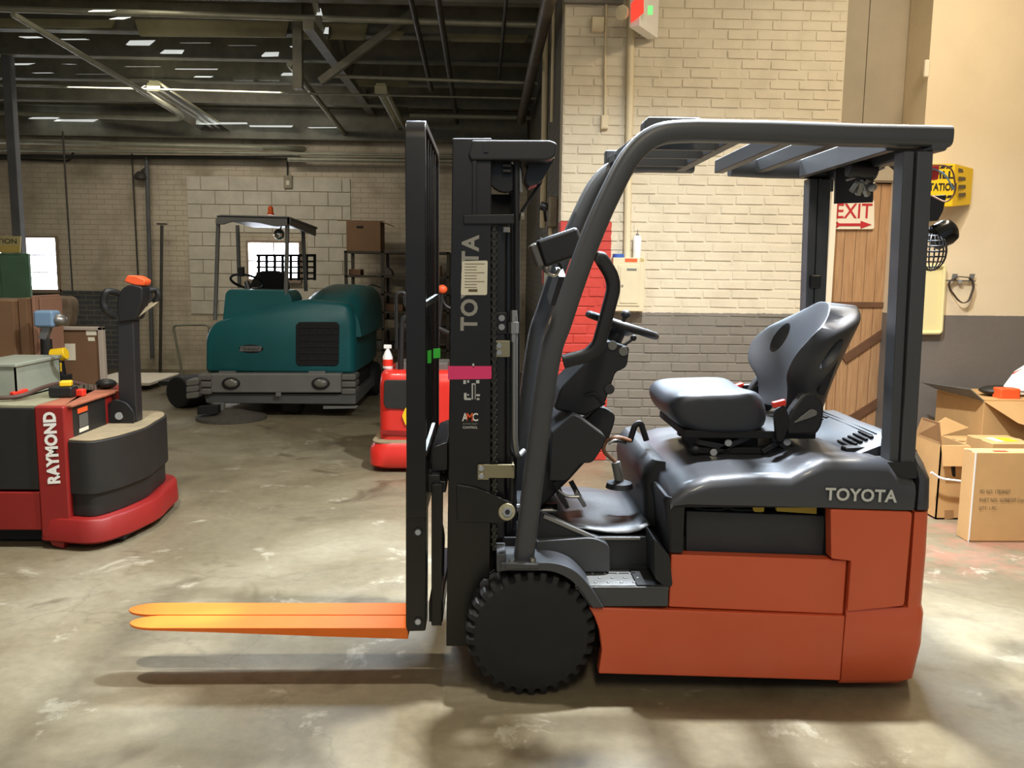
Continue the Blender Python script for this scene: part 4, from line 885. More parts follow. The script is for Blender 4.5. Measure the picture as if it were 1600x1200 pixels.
# ---- carriage, load backrest and forks
xl, xr_ = at(634, 500, 2.9).x, at(665, 500, 2.9).x
ztop = at(640, 187, 2.9).z
lb = MB().sweep(rpath([V((xl+xr_)/2, 2.912, .62), V((xl+xr_)/2, 2.912, ztop-.005), V((xl+xr_)/2, 3.70, ztop-.005), V((xl+xr_)/2, 3.70, .62)], .055), [(-.012, -(xr_-xl)/2), (.012, -(xr_-xl)/2), (.012, (xr_-xl)/2), (-.012, (xr_-xl)/2)], up=V(1, 0, 0)).build('load_backrest', mbk, T, bevel=.003, smooth=50)
for k in range(1, 6):
    Yb = 2.912+k*(3.70-2.912)/6; MB().box(xl+.01, xr_-.008, Yb-.008, Yb+.008, .64, ztop-.02).build('backrest_bar', mbk, T, bevel=.003)
MB().box(xl+.005, xr_-.005, 2.92, 3.69, .60, .65).build('backrest_foot', mbk, T, bevel=.004)
for k, (x0, y0, x1, y1) in enumerate(((677, 545, 688, 560), (668, 548, 674, 568))): MB().pp([(x0, y0), (x1, y0-1), (x1, y1-1), (x0, y1)], 3.0+.12*k, 3.003+.12*k).build('tape', MATS['green_tape'], T)
for (a, b_) in (((664, 708), (678, 664)), ((664, 476), (682, 464))): MB().bar(at(*a, 2.96), at(*b_, 3.15), .012, .02).build('fork_scale', MATS['galv'], T)
def fork(y0, y1, label):
    xt_, xh_ = at(194, 975, y0).x, xl
    z0, th = .204, .042; m_ = MB()
    cs = []; n_ = 12
    for i in range(n_+1):
        s = (1-math.cos(math.pi/2*i/n_)) if i < n_ else 1
        x = xt_+.10*s; hw = (y1-y0)/2*math.sqrt(max(.04, 1-(1-s)**2)); t_ = .007+.003*s
        cs.append((x, hw, t_))
    cs += [(xt_+.35, (y1-y0)/2, .018), (xt_+.7, (y1-y0)/2, .032), (xh_, (y1-y0)/2, th)]
    yc = (y0+y1)/2
    m_.loft([[V(x, yc-h, z0), V(x, yc+h, z0), V(x, yc+h*.98, z0-t_), V(x, yc-h*.98, z0-t_)] for x, h, t_ in cs])
    o = m_.build('fork_blade', MATS['orange_fork'], T, smooth=40)
    MB().pp(fillet([(638, 726), (660, 726), (666, 734), (665, 986), (634, 987), (634, 734)], [5, 5, 3, 3, 3, 3]), y0, y1).build('fork_shank', mbk, T, bevel=.004)
    return o
fork(2.925, 3.037, ''); fork(3.045, 3.158, '')
for y in (832, 972): 
    bo = MB().cyl(at(653, y, 2.925), at(653, y, 2.915), .016, n=16).build('shank_bolt', MATS['black_plastic'], T, bevel=.002); MB().cyl(at(653, y, 2.915), at(653, y, 2.909), .010, n=12).build('bolt_head', MATS['galv'], bo)
MB().pp([(674, 757), (692, 757), (690, 978), (674, 978)], 2.97, 3.0).build('carriage_plate', mbk, T, bevel=.003)
MB().pp(fillet([(668, 742), (688, 742), (688, 752), (697, 752), (697, 770), (668, 770)], 3), 3.0, 3.62).build('carriage_bar', M('carriage_steel', (60, 60, 60), .25, .6), T, bevel=.004)
MB().pp(fillet([(674, 700), (700, 690), (700, 735), (674, 738)], 4), 3.05, 3.57).build('carriage_bar', MATS['carriage_steel'], T, bevel=.004)
MB().pp([(670, 940), (692, 940), (692, 972), (670, 972)], 3.0, 3.62).build('carriage_bar', mbk, T, bevel=.004)
for Yr in (3.08, 3.5): MB().lathe(at(688, 726, Yr), (0, 1, 0), [(0, .03), (.004, .04), (.036, .04), (.04, .03)], 20).build('carriage_roller', MATS['carriage_steel'], T)
MB().tube(rpath([at(680, 776, 3.1), at(682, 800, 3.1), at(692, 830, 3.1), at(690, 900, 3.1)], .05), .009, 8).build('hose', MATS['black_plastic'], T)
# ================================================================== PALLET TRUCK (left foreground)
jr, bp2 = MATS['jack_red'], MATS['black_plastic']
J = thing('pallet_truck', (-2.6, 4.8, 0), 'dusty red and black walk-behind pallet truck with black tiller at the left edge', 'pallet truck')
YJ = 4.42
fl = [atz(x, y, .03) for x, y in ((-90, 850), (80, 853), (150, 856), (205, 838), (252, 814), (264, 800))]
fl += [fl[-1]+V(-.02, .25, 0), fl[-1]+V(-.12, .42, 0), V(fl[0].x, fl[-1].y+.42, .03)]
pl = [(p.x, p.y) for p in fl]
def inset(poly, d):
    cx = sum(p[0] for p in poly)/len(poly); cy = sum(p[1] for p in poly)/len(poly); out = []
    n = len(poly)
    for i in range(n):
        a, b, c = Vector(poly[i-1]), Vector(poly[i]), Vector(poly[(i+1) % n])
        d1 = (b-a).normalized(); d2 = (c-b).normalized(); n1 = Vector((-d1.y, d1.x)); n2 = Vector((-d2.y, d2.x)); nn = (n1+n2).normalized()
        k = d/max(.4, nn.dot(n1)); out.append(tuple(b+nn*k))
    return out
zt = at(150, 808, YJ).z
xC0, xC1 = at(60, 700, YJ).x, at(107, 700, YJ).x
plc = [p for p in pl if p[0] > xC0]; plb = [(xC0, pl[1][1])]+plc[1:]+[(xC0, pl[-1][1])] if plc else pl
plb = [(xC0, 4.40)]+[p for p in pl[2:8]]+[(xC0, pl[-1][1])]
rb_ = fillet(plb, [0, .12, .12, .1, .06, .1, .1, 0], 4)
MB().loft([[V(x, y, z) for x, y in inset(rb_, i)] for z, i in ((.035, .02), (.05, 0), (zt-.01, .006), (zt, .016))]).build('base_skirt', jr, J, smooth=45)
ci = inset(rb_, .05)
z1, z2, z3 = zt+.001, at(130, 772, YJ).z, at(130, 688, YJ).z
MB().loft([[V(x, y, z) for x, y in inset(ci, .02)] for z in (z1, z2)]).build('rear_cover', M('cover_black', (28, 27, 25), .55, var=.15, vs=12), J, bevel=.006)
MB().loft([[V(x, y, z) for x, y in ci] for z in (z2, z3-.006)]).build('rear_cover', MATS['cover_black'], J, bevel=.006)
MB().loft([[V(x, y, z) for x, y in inset(ci, .012)] for z in (z3-.006, z3+.004)]).build('dusty_top', MATS['dust'], J, bevel=.004)
zc = at(80, 634, YJ).z
MB().box(xC0, xC1, 4.395, 5.25, .06, zc).build('side_column', jr, J, bevel=.012, seg=3)
MB().pp([(75, 842), (100, 842), (100, 858), (82, 853)], 4.40, 5.2).build('side_column_foot', jr, J, bevel=.006)
MB().box(pl[0][0], xC0-.003, 4.405, 5.25, .10, at(30, 768, YJ).z).build('battery_skirt', jr, J, bevel=.006)
MB().box(pl[0][0], xC0-.004, 4.41, 5.25, at(30, 765, YJ).z, at(30, 637, YJ).z).build('battery_cover', MATS['cover_black'], J, bevel=.008)
MB().box(pl[0][0], xC0-.004, 4.42, 5.24, at(30, 637, YJ).z, at(30, 634, YJ).z+.002).build('dusty_top', M('dust_green', (140, 138, 112), .8, var=.15, vs=8), J)
MB().box(pl[0][0]+.1, -1.95, 4.5, 5.2, .02, .12).build('under_frame', MATS['black_matt'], J)
# top deck and control box
dk = [at(100, 634, 4.43), at(112, 634, 4.43), at(186, 609, 5.0), at(150, 598, 5.2), V(xC0, 5.2, 0), V(xC0, 4.43, 0)]
dz = zc
MB().prism([V(p.x, p.y, dz-.012) for p in dk], (0, 0, .014)).build('top_deck', M('deck_rust', (150, 88, 62), .75, var=.25, vs=10), J, bevel=.005)
MB().prism([V(p.x, p.y, z3) for p in (at(107, 650, 4.44), at(165, 640, 4.86), at(165, 640, 5.2), at(80, 640, 5.2))], (0, 0, dz-.014-z3)).build('control_box', MATS['cover_black'], J, bevel=.006)
a, b_ = at(112, 652, 4.455), at(165, 645, 4.86)
d_ = V(b_.x-a.x, b_.y-a.y, 0).normalized(); n_ = V(d_.y, -d_.x, 0)
def decal(u0, u1, v0, v1, mat, nm): 
    base = V(at(107, 650, 4.44).x, at(107, 650, 4.44).y, z3)+n_*.004; h = dz-.014-z3; L = (V(at(165, 640, 4.86).x, at(165, 640, 4.86).y, z3)-base).length
    q = [base+d_*(L*u)+V(0, 0, h*v) for u, v in ((u0, v0), (u1, v0), (u1, v1), (u0, v1))]
    MB().prism(q, n_*.001).build(nm, mat, J)
decal(.22, .5, .72, .88, MATS['orange_plastic'], 'warning_label'); decal(.25, .5, .25, .66, M('label_grey', (92, 90, 84), .6), 'warning_label'); decal(.24, .5, .1, .22, MATS['paper'], 'warning_label')
p0, p1 = at(96, 755, 4.393), at(88, 643, 4.393)
text('lettering', 'RAYMOND', at(95, 755, 4.393), (p1-p0), V(-1, 0, -.07), (p1-p0).length, .068, 'white', J, .001, bold=.05, font_space=1.03)
# tiller
cy = 4.98; hb = at(200, 655, cy)
for dy in (-.07, .07):
    MB().pp(fillet([(166, 668), (166, 632), (178, 624), (196, 628), (210, 645), (208, 668)], [2, 8, 6, 8, 8, 2]), cy+dy-.012, cy+dy+.012).build('tiller_yoke', bp2, J, bevel=.004)
MB().pp([(166, 664), (228, 664), (228, 670), (166, 670)], cy-.09, cy+.09).build('yoke_base', bp2, J, bevel=.004)
MB().cyl(at(186, 650, cy-.09), at(186, 650, cy+.09), .022, n=16).build('pivot_pin', MATS['galv'], J)
MB().pp([(182, 500), (208, 500), (214, 660), (186, 660)], cy-.045, cy+.045).build('tiller_arm', M('tiller_black', (34, 34, 35), .45, var=.1), J, bevel=.008)
hd = MB().pp(fillet([(184, 504), (181, 470), (190, 450), (204, 444), (222, 448), (222, 470), (212, 500)], [4, 8, 8, 6, 5, 6, 5]), cy-.06, cy+.06).build('tiller_head', bp2, J, bevel=.012)
MB().pp(fillet([(193, 440), (198, 430), (214, 431), (227, 438), (224, 447), (210, 446)], 4), cy-.05, cy+.05).build('tiller_cap', MATS['orange_plastic'], hd, bevel=.01)
MB().tube(rpath([at(184, 458, cy-.05), at(166, 453, cy-.12), at(160, 470, cy-.12), at(164, 486, cy-.12), at(178, 494, cy-.06)], .05), .019, 10).build('handle_loop', bp2, hd)
MB().tube(rpath([at(220, 456, cy+.05), at(244, 452, cy+.14), at(248, 462, cy+.14), at(240, 474, cy+.14)], .03), .017, 10).build('handle_loop', bp2, hd)
MB().prism([at(194, 496, cy-.04), at(216, 496, cy-.04), at(246, 474, cy+.12), at(240, 472, cy+.14), at(222, 482, cy)], (0, .02, .012)).build('hand_guard', MATS['dust'], hd, bevel=.003)
# things lying on the pallet truck
bn = thing('plastic_bin', at(40, 600, 4.9), 'murky clear plastic bin lying on the pallet truck deck', 'bin')
zt_ = at(30, 634, YJ).z
zt_ += .006; c0 = V(at(-20, 600, 4.8).x, 4.62, zt_); c1 = V(at(68, 600, 4.9).x, 5.1, zt_)
m = MB(); h_ = .17; m.box(c0.x, c1.x, c0.y, c0.y+.008, zt_, zt_+h_).box(c0.x, c1.x, c1.y-.008, c1.y, zt_, zt_+h_).box(c0.x, c0.x+.008, c0.y, c1.y, zt_, zt_+h_).box(c1.x-.008, c1.x, c0.y, c1.y, zt_, zt_+h_).box(c0.x, c1.x, c0.y, c1.y, zt_, zt_+.006)
m.build('body', M('murky_plastic', (150, 156, 142), .35, var=.1, vs=6), bn); MB().box(c0.x-.01, c1.x+.01, c0.y-.01, c1.y+.01, zt_+h_, zt_+h_+.02).build('lid', MATS['murky_plastic'], bn, bevel=.006)
pipe('jumper_cable', [V(c0.x, 4.5, zt_+.02), at(30, 622, 4.55), at(70, 603, 4.75), at(110, 596, 4.95), at(140, 604, 5.05)], .012, M('cable_dark', (78, 56, 50), .55), 'dark red-brown cable draped over the pallet truck deck', 'cable')
cl_ = thing('cable_clamp', at(26, 615, 4.6), 'small red clamp lying on the pallet truck deck', 'clamp'); MB().bar(at(18, 617, 4.6), at(42, 611, 4.7), .03, .03).build('jaw', MATS['red_plastic'], cl_, bevel=.008); MB().bar(at(20, 621, 4.6), at(36, 616, 4.66), .02, .02).build('grip', MATS['red_plastic'], cl_, bevel=.006)
bat = thing('battery_pack', at(100, 620, 4.75), 'black and yellow power tool battery on the red deck', 'battery')
zz = dz+.002; c_ = at(100, 618, 4.72); c_ = V(c_.x, 4.72, zz)
MB().obox(c_+V(0, 0, .03), (.13, .09, .06)).build('case', bp2, bat, bevel=.012); MB().obox(c_+V(.015, 0, .075), (.06, .07, .03), Matrix.Rotation(.3, 3, 'Z')).build('rail', MATS['yellow'], bat, bevel=.008); MB().obox(c_+V(.075, .03, .02), (.05, .05, .04)).build('clip', MATS['red_plastic'], bat, bevel=.008)
soc = thing('wrench_set', at(150, 606, 5.05), 'bright metal sockets and tape roll on the red deck', 'tools')
for x, r_ in ((128, .016), (136, .014), (143, .018), (149, .013)): 
    q = at(x, 606, 5.0); MB().cyl(V(q.x, 5.0, zz), V(q.x, 5.0, zz+.03), r_, n=10).build('socket', MATS['steel'], soc)
q = at(166, 606, 5.05); MB().ell(V(q.x, 5.05, zz+.03), (.06, .05, .03)).build('pouch', MATS['black_plastic'], soc)
# ================================================================== LEFT CLUTTER
_last = [-9]
def sheet(px0, px1, py0, py1, Y, th, mat, label, name='cardboard_sheet', cat='cardboard', lean=.0):
    a, b = at(px0, py1, Y), at(px1, py0, Y); a.x = max(a.x, _last[0]+.006); _last[0] = b.x
    m = MB().box(a.x, b.x, Y, Y+th, 0.0, b.z); m.xform(lambda p: V(p.x, p.y+lean*p.z, p.z))
    return tag(m.build(name, mat, bevel=.004), label, cat)
sheet(-60, 20, 470, 600, 5.7, .5, MATS['board_brown'], 'brown carton standing at the far left edge behind the bin', 'tall_carton')
sheet(22, 41, 466, 600, 5.75, .4, MATS['board_brown'], 'narrow dark brown carton between two taller cartons', 'tall_carton')
sheet(42, 53, 462, 600, 5.8, .35, M('board_light', (150, 112, 92), .7, var=.06), 'slim pinkish brown carton next to the narrow one', 'tall_carton')
sheet(54, 62, 466, 600, 5.85, .3, MATS['board_light'], 'rightmost slim pinkish carton beside the framed board', 'tall_carton')
yb = tag(MB().pp([(-40, 572), (15, 571), (15, 580), (-40, 581)], 5.60, 5.69).build('yellow_pack', MATS['yellow']), 'flat yellow pack behind the murky bin', 'pack')
cbx = thing('framed_board', V(at(118, 560, 6.2).x, 6.25, 0), 'brown backing board with pale frame and paper labels standing behind the pallet truck', 'board')
A, B = at(84, 600, 6.2), at(160, 511, 6.2)
MB().box(A.x, B.x-.03, 6.21, 6.235, .3, B.z-.02).build('panel', MATS['board_brown'], cbx)
fm = M('frame_pale', (176, 164, 150), .5)
MB().box(B.x-.035, B.x, 6.195, 6.245, 0.0, B.z).build('frame_bar', fm, cbx, bevel=.004); MB().box(A.x, B.x, 6.195, 6.245, B.z-.025, B.z).build('frame_bar', fm, cbx, bevel=.004); MB().box(A.x-.03, A.x, 6.195, 6.245, 0.0, B.z).build('frame_bar', fm, cbx, bevel=.004)
for (x0, y0, x1, y1) in ((82, 514, 94, 522), (134, 516, 150, 524), (137, 527, 147, 533), (101, 537, 117, 563)): MB().pp([(x0, y0), (x1, y0), (x1+1, y1), (x0+1, y1)], 6.206, 6.21).build('paper_label', MATS['paper'], cbx)
dl = thing('power_drill', at(93, 575, 5.5), 'yellow and black cordless drill standing behind the red deck', 'drill')
MB().cyl(at(82, 557, 5.6), at(104, 552, 5.6), .05, .04, 14).build('body', MATS['yellow'], dl, bevel=.008); MB().cyl(at(77, 559, 5.6), at(86, 557, 5.6), .028, .05, 14).build('chuck', bp2, dl); MB().bar(at(92, 560, 5.6), at(96, 588, 5.6), .05, .055).build('grip', bp2, dl, bevel=.01); MB().obox(at(92, 574, 5.57), (.03, .05, .06)).build('trigger', MATS['yellow'], dl, bevel=.006); MB().box(at(88, 590, 5.6).x, at(106, 590, 5.6).x, 5.54, 5.66, 0, at(96, 588, 5.6).z+.01).build('stand', MATS['black_matt'], dl)
st_ = thing('pole_machine', V(at(72, 600, 5.66).x, 5.66, 0), 'dark upright pole machine with blue head beside the cartons', 'machine')
MB().cyl(V(at(73, 600, 5.66).x, 5.66, 0), at(72, 530, 5.66), .045, .035).build('pole', MATS['cover_black'], st_); MB().obox(at(74, 498, 5.66), (.13, .12, .11)).build('head', M('pale_blue', (120, 150, 180), .5), st_, bevel=.02); MB().bar(at(68, 530, 5.66), at(76, 506, 5.66), .05, .05).build('neck', MATS['galv'], st_, bevel=.006); MB().ell(at(92, 500, 5.66), (.05, .05, .04)).build('cap', MATS['galv'], st_); MB().bar(at(80, 502, 5.66), at(90, 501, 5.66), .03, .03).build('coupling', MATS['galv'], st_)
sl = thing('work_stool', V(at(100, 560, 7.2).x, 7.3, 0), 'worn brown fabric seat back behind the framed board', 'seat')
MB().pp(fillet([(62, 475), (70, 462), (108, 464), (112, 478), (108, 512), (72, 512)], 8), 7.2, 7.35).build('backrest', M('worn_fabric', (120, 104, 86), .9, var=.2, vs=10), sl, bevel=.03, seg=3); MB().box(at(86, 520, 7.27).x, at(94, 520, 7.27).x, 7.25, 7.3, 0, at(90, 508, 7.27).z).build('post', MATS['black_matt'], sl)
gc = thing('green_panel', V(at(10, 560, 9.8).x, 9.82, 0), 'faded green metal panel under a yellow notice at the far left', 'panel')
A, B = at(-60, 460, 9.8), at(44, 396, 9.8); gm = M('faded_green', (96, 134, 108), .5, var=.12, vs=5)
MB().box(A.x, B.x, 9.80, 9.85, 0, B.z).build('body', gm, gc, bevel=.008); MB().box(at(2, 420, 9.8).x, B.x-.02, 9.785, 9.80, .1, B.z-.03).build('door', gm, gc, bevel=.004)
ns = thing('caution_notice', at(0, 382, 9.77), 'yellowed caution notice above the green panel', 'sign'); MB().pp([(-40, 369), (32, 369), (31, 395), (-40, 395)], 9.76, 9.78).build('board', M('notice', (206, 194, 140), .6), ns)
text('lettering', 'CAUTION', at(-30, 380, 9.755), V(1, 0, 0), V(0, 0, 1), at(26, 380, 9.755).x-at(-30, 380, 9.755).x, .055, 'ink', ns, .001); MB().pp([(-40, 383), (31, 383), (31, 394), (-40, 394)], 9.756, 9.76).build('lower_panel', M('notice2', (214, 190, 104), .6), ns)
MB().box(A.x+.2, A.x+.25, 9.78, 9.84, B.z-.02, at(0, 372, 9.77).z).build('mount', MATS['column_grey'], ns)
# low things on the far floor
pal = thing('floor_pallet', V(at(240, 580, 11).x, 10.4, 0), 'low grey platform with white sheet lying by the back wall', 'pallet')
A, B = atz(165, 600, 0), atz(245, 590, 0)
MB().box(A.x, B.x, 9.7, 11.0, 0, .06).build('deck', MATS['column_grey'], pal, bevel=.006); q0, q1 = atz(205, 580, .06), atz(290, 584, .06)
MB().box(q0.x, q1.x, 10.3, 11.3, .06, .10).build('sheet', MATS['white_paint'], pal, bevel=.01)
ct = thing('hand_cart', V(at(298, 580, 10.6).x, 10.6, 0), 'bent-tube push cart behind the sweeper brush', 'cart')
MB().tube(rpath([at(286, 590, 10.4), at(270, 508, 10.4), at(327, 507, 10.4), at(327, 590, 10.4)], .06), .016, 8).build('handle', MATS['pipe_pale'], ct); MB().box(at(272, 590, 10.4).x, at(332, 590, 10.4).x, 9.9, 10.6, .12, .17).build('platform', bp2, ct, bevel=.006)
for x in (280, 325): MB().cyl(V(at(x, 590, 10.0).x, 9.95, .07), V(at(x, 590, 10.0).x, 10.0, .07), .07).build('wheel', MATS['rubber'], ct)
rl = thing('hose_reel', V(at(292, 592, 9.2).x, 9.2, 0), 'black rubber roller lying left of the sweeper', 'roller')
MB().cyl(V(at(276, 592, 9.0).x, 9.0, .17), V(at(306, 592, 9.0).x, 9.4, .17), .17, n=20).build('drum', MATS['rubber'], rl, bevel=.02); MB().cyl(V(at(300, 592, 9.0).x, 9.0, .2), V(at(318, 592, 9.0).x, 9.1, .2), .03).build('spindle', MATS['galv'], rl)
# ================================================================== FLOOR SWEEPER
te, sg = MATS['teal'], MATS['sweeper_grey']
Sx = at(440, 640, 8.9).x
S = thing('floor_sweeper', (Sx, 9.3, 0), 'large teal ride-on floor sweeper with grey canopy by the back wall', 'floor sweeper')
YS = 8.5
front = fillet([(319, 582), (319, 526), (330, 506), (350, 498), (470, 468), (546, 474), (553, 500), (553, 585)], [6, 16, 12, 8, 20, 14, 10, 6])
m = MB(); P0 = [at(x, y, YS) for x, y in front]; cx = sum(p.x for p in P0)/len(P0); cz = sum(p.z for p in P0)/len(P0)
m.loft([[V(cx+(p.x-cx)*k, YS+dy, cz+(p.z-cz)*k) for p in P0] for dy, k in ((0, .93), (.02, .97), (.07, 1), (.5, 1.01), (1.2, 1.02), (1.75, 1.0), (1.85, .94))]).build('body', te, S, smooth=50)
m = MB(); cowl = fillet([(346, 520), (352, 458), (358, 452), (448, 454), (456, 466), (458, 520)], [2, 6, 5, 10, 10, 2])
m.pp(cowl, YS+.06, YS+.55).build('front_cowl', te, S, bevel=.03, seg=3)
hood = fillet([(468, 520), (474, 474), (500, 450), (560, 452), (576, 468), (580, 520)], [2, 14, 22, 16, 10, 2])
m = MB(); H0 = [at(x, y, YS+.7)for x, y in hood]; m.loft([[V(p.x+dx, YS+dy, p.z+dz*(1 if p.z > 1.0 else 0)) for p in H0] for dy, dx, dz in ((.12, -.02, -.17), (.35, 0, -.07), (.7, 0, .0), (1.2, 0, .04), (1.75, 0, .02), (1.85, -.02, -.06))]).build('engine_hood', te, S, smooth=50)
gr = MB().pp(fillet([(462, 508), (467, 503), (526, 503), (530, 508), (529, 568), (525, 572), (466, 572), (462, 567)], 2), YS-.012, YS+.06).build('grille', MATS['black_matt'], S, bevel=.01)
for k in range(5): MB().pp([(466+k*13, 506), (467.2+k*13, 506), (467.2+k*13, 570), (466+k*13, 570)], YS-.022, YS-.012).build('grille_bar', MATS['cover_black'], gr)
for k in range(6): MB().pp([(464, 511+k*10), (528, 511+k*10), (528, 512.2+k*10), (464, 512.2+k*10)], YS-.022, YS-.012).build('grille_bar', MATS['cover_black'], gr)
bd = MB().lathe(at(393, 545, YS+.01), (0, -1, 0), [(0, .12), (.012, .12), (.016, .1)], 28); bd.xform(lambda p: V(p.x, p.y, at(393, 545, YS).z+(p.z-at(393, 545, YS).z)*.36)); bd = bd.build('badge', MATS['black_matt'], S)
MB().pp(fillet([(376, 541), (409, 541), (407, 549), (374, 549)], 1), YS-.012, YS-.008).build('badge_plate', MATS['galv'], bd)
text('lettering', 'TENNANT', at(378, 548, YS-.013), V(1, 0, 0), V(0, 0, 1), at(406, 548, YS).x-at(378, 548, YS).x, .032, 'ink', bd, .001, bold=.01)
MB().pp([(328, 584), (533, 584), (533, 614), (328, 614)], YS-.10, YS+.3).build('bumper', sg, S, bevel=.015)
MB().pp([(318, 614), (556, 616), (556, 632), (322, 630)], YS-.04, YS+1.7).build('lower_frame', M('sweeper_dark', (84, 84, 82), .6, var=.1), S, bevel=.01)
for x in (361, 501):
    h = MB().lathe(at(x, 599, YS-.10), (0, -1, 0), [(0, .09), (.02, .085), (.024, .07)], 24); zc_ = at(x, 599, YS-.1).z; h.xform(lambda p: V(p.x, p.y, zc_+(p.z-zc_)*.68)); h = h.build('headlight', bp2, S)
    e = MB().ell(at(x, 599, YS-.122), (.066, .02, .042)).build('lens', MATS['lens'], h)
for x in (354, 494): MB().pp([(x-12, 580), (x+14, 580), (x+14, 584), (x-12, 584)], YS-.06, YS-.02).build('hood_catch', MATS['galv'], S)
MB().pp([(431, 613), (439, 613), (439, 619), (431, 619)], YS-.11, YS-.10).build('tow_plate', MATS['galv'], S)
for x0, x1, Y0 in ((308, 330, YS-.12), (532, 556, YS-.06)):
    for k in range(3): MB().pp(fillet([(x0, 585+k*11), (x1, 585+k*11), (x1, 595+k*11), (x0, 595+k*11)], 4), Y0, Y0+.25).build('corner_roller', M('roller_grey', (98, 96, 90), .7), S, bevel=.02)
for k in range(3): MB().pp(fillet([(290, 594+k*10), (310, 592+k*10), (310, 602+k*10), (290, 604+k*10)], 4), YS-.2, YS).build('brush_roller', MATS['roller_grey'], S, bevel=.02)
br = MB().lathe(V(at(362, 650, YS-.1).x, YS-.1, .0), (0, 0, 1), [(0, .34), (.03, .33), (.06, .2), (.09, .1), (.10, 0.01)], 28).build('side_brush', M('bristle', (66, 62, 54), .9, var=.3, vs=40, bump=.5, bs=120), S)
MB().cyl(V(br.data.vertices[0].co.x, 0, 0)*0+at(342, 630, YS-.1), at(342, 648, YS-.1), .06).build('brush_arm', sg, S)
MB().pp([(308, 636), (340, 634), (340, 646), (308, 648)], YS-.3, YS-.2).build('brush_guard', MATS['black_matt'], S)
for x, Yw in ((448, YS+.05), (360, YS+1.4), (545, YS+1.4)):
    MB().lathe((at(x, 640, YS).x-.09, Yw+.2, .2), (1, 0, 0), [(0, .1), (0, .17), (.03, .2), (.17, .2), (.2, .17), (.2, .1)], 28).build('wheel', MATS['rubber'], S)
MB().pp([(505, 634), (560, 634), (556, 638), (505, 639)], YS, YS+.03).build('side_bar', MATS['galv'], S)
MB().box(at(330, 620, YS).x, at(548, 620, YS).x, YS+.2, YS+1.7, .2, .45).build('under_body', MATS['black_matt'], S)
# driver's station and canopy
MB().pp(fillet([(388, 470), (392, 440), (402, 424), (430, 422), (444, 436), (446, 470)], [3, 10, 10, 10, 10, 3]), YS+.95, YS+1.2).build('seat', MATS['black_matt'], S, bevel=.03, seg=3)
MB().torus(at(386, 440, YS+.7), (.1, .5, 1), .17, .014, 30, 8).build('steering_wheel', bp2, S); MB().cyl(at(386, 442, YS+.7), at(392, 462, YS+.5), .03).build('steering_column', bp2, S)
MB().pp([(371, 417), (380, 417), (380, 432), (371, 432)], YS+.5, YS+.56).build('mirror', bp2, S, bevel=.006)
gcol = M('canopy_grey', (104, 106, 104), .45, var=.08)
zrf = at(400, 336, YS+.05).z
def post(p, q, r=.022): MB().tube(rpath([at(*p[:2], p[2]), at(*q[:2], q[2])], .1), r, 8).build('canopy_post', gcol, S)
post((341, 348, YS+.05), (336, 500, YS+.08)); post((449, 350, YS+.05), (447, 462, YS+.08)); post((371, 352, YS+1.15), (374, 450, YS+1.15)); post((473, 352, YS+1.15), (478, 455, YS+1.15))
rf = fillet([(336, 350), (339, 335), (455, 338), (453, 352), (430, 354), (400, 347), (362, 346), (348, 351)], [3, 8, 6, 3, 6, 10, 8, 3])
MB().pp(rf, YS, YS+.04).build('canopy_front', gcol, S, bevel=.006); 
a_ = [at(338, 336, YS), at(455, 339, YS), at(455, 339, YS)+V(.0, 1.3, -.03), at(338, 336, YS)+V(0, 1.3, -.03)]
MB().prism(a_, (0, 0, -.025)).build('canopy_roof', gcol, S, bevel=.008)
MB().prism([at(453, 339, YS), at(453, 352, YS), at(453, 352, YS)+V(0, 1.28, -.05), at(453, 339, YS)+V(0, 1.28, -.03)], (-.03, 0, 0)).build('canopy_side', gcol, S, bevel=.004)
be = MB().lathe(at(423, 336, YS+.5), (0, 0, 1), [(0, .035), (.02, .035), (.021, .028), (.07, .027), (.09, .018), (.095, .0)], 16).build('beacon', M('amber', (226, 96, 30), .25), S)
MB().ell(at(436, 366, YS+.3), (.055, .04, .055)).build('mirror_ball', M('chrome', (200, 198, 190), .1, 1), S, smooth=180); MB().bar(at(441, 350, YS+.3), at(437, 361, YS+.3), .012, .012).build('mirror_stem', bp2, S)
cg = MB().pp([(402, 398), (490, 397), (492, 436), (404, 438)], YS+1.45, YS+1.455)
gd = MB().pp([(400, 397), (492, 397), (492, 401), (400, 401)], YS+1.44, YS+1.47).build('grid_frame', MATS['black_matt'], S)
for k in range(8): MB().pp([(402+k*12.5, 397), (406+k*12.5, 397), (406+k*12.5, 438), (402+k*12.5, 438)], YS+1.44, YS+1.46).build('grid_bar', MATS['black_matt'], gd)
for k in range(4): MB().pp([(400, 407+k*9), (492, 407+k*9), (492, 410+k*9), (400, 410+k*9)], YS+1.442, YS+1.458).build('grid_bar', MATS['black_matt'], gd)
# ================================================================== SHELVING
H = thing('shelving_unit', V(at(590, 560, 11.6).x, 11.9, 0), 'cluttered dark steel shelving unit against the back wall', 'shelving')
sm = M('shelf_steel', (72, 66, 56), .55, .3, var=.2, vs=8); xa, xb = at(541, 450, 11.6).x, at(700, 450, 11.6).x
for x in (xa, at(598, 450, 11.6).x, xb):
    for y in (11.6, 12.2): MB().box(x-.02, x+.02, y-.02, y+.02, 0, at(541, 392, 11.6).z).build('post', sm, H)
zsh = [at(560, y, 11.6).z for y in (392, 430, 458, 486, 512, 545)]
for z in zsh: MB().box(xa-.02, xb+.02, 11.58, 12.22, z-.03, z).build('shelf', sm, H, bevel=.004)
rs_ = random.Random(4)
pal_ = [M('junk_dark', (48, 44, 38), .7, var=.2), M('junk_pale', (150, 140, 118), .7, var=.2), M('junk_grey', (96, 92, 86), .6, var=.2), MATS['board_brown']]
wl1 = ['top', 'second', 'third', 'fourth', 'fifth', 'bottom']; k_ = 0
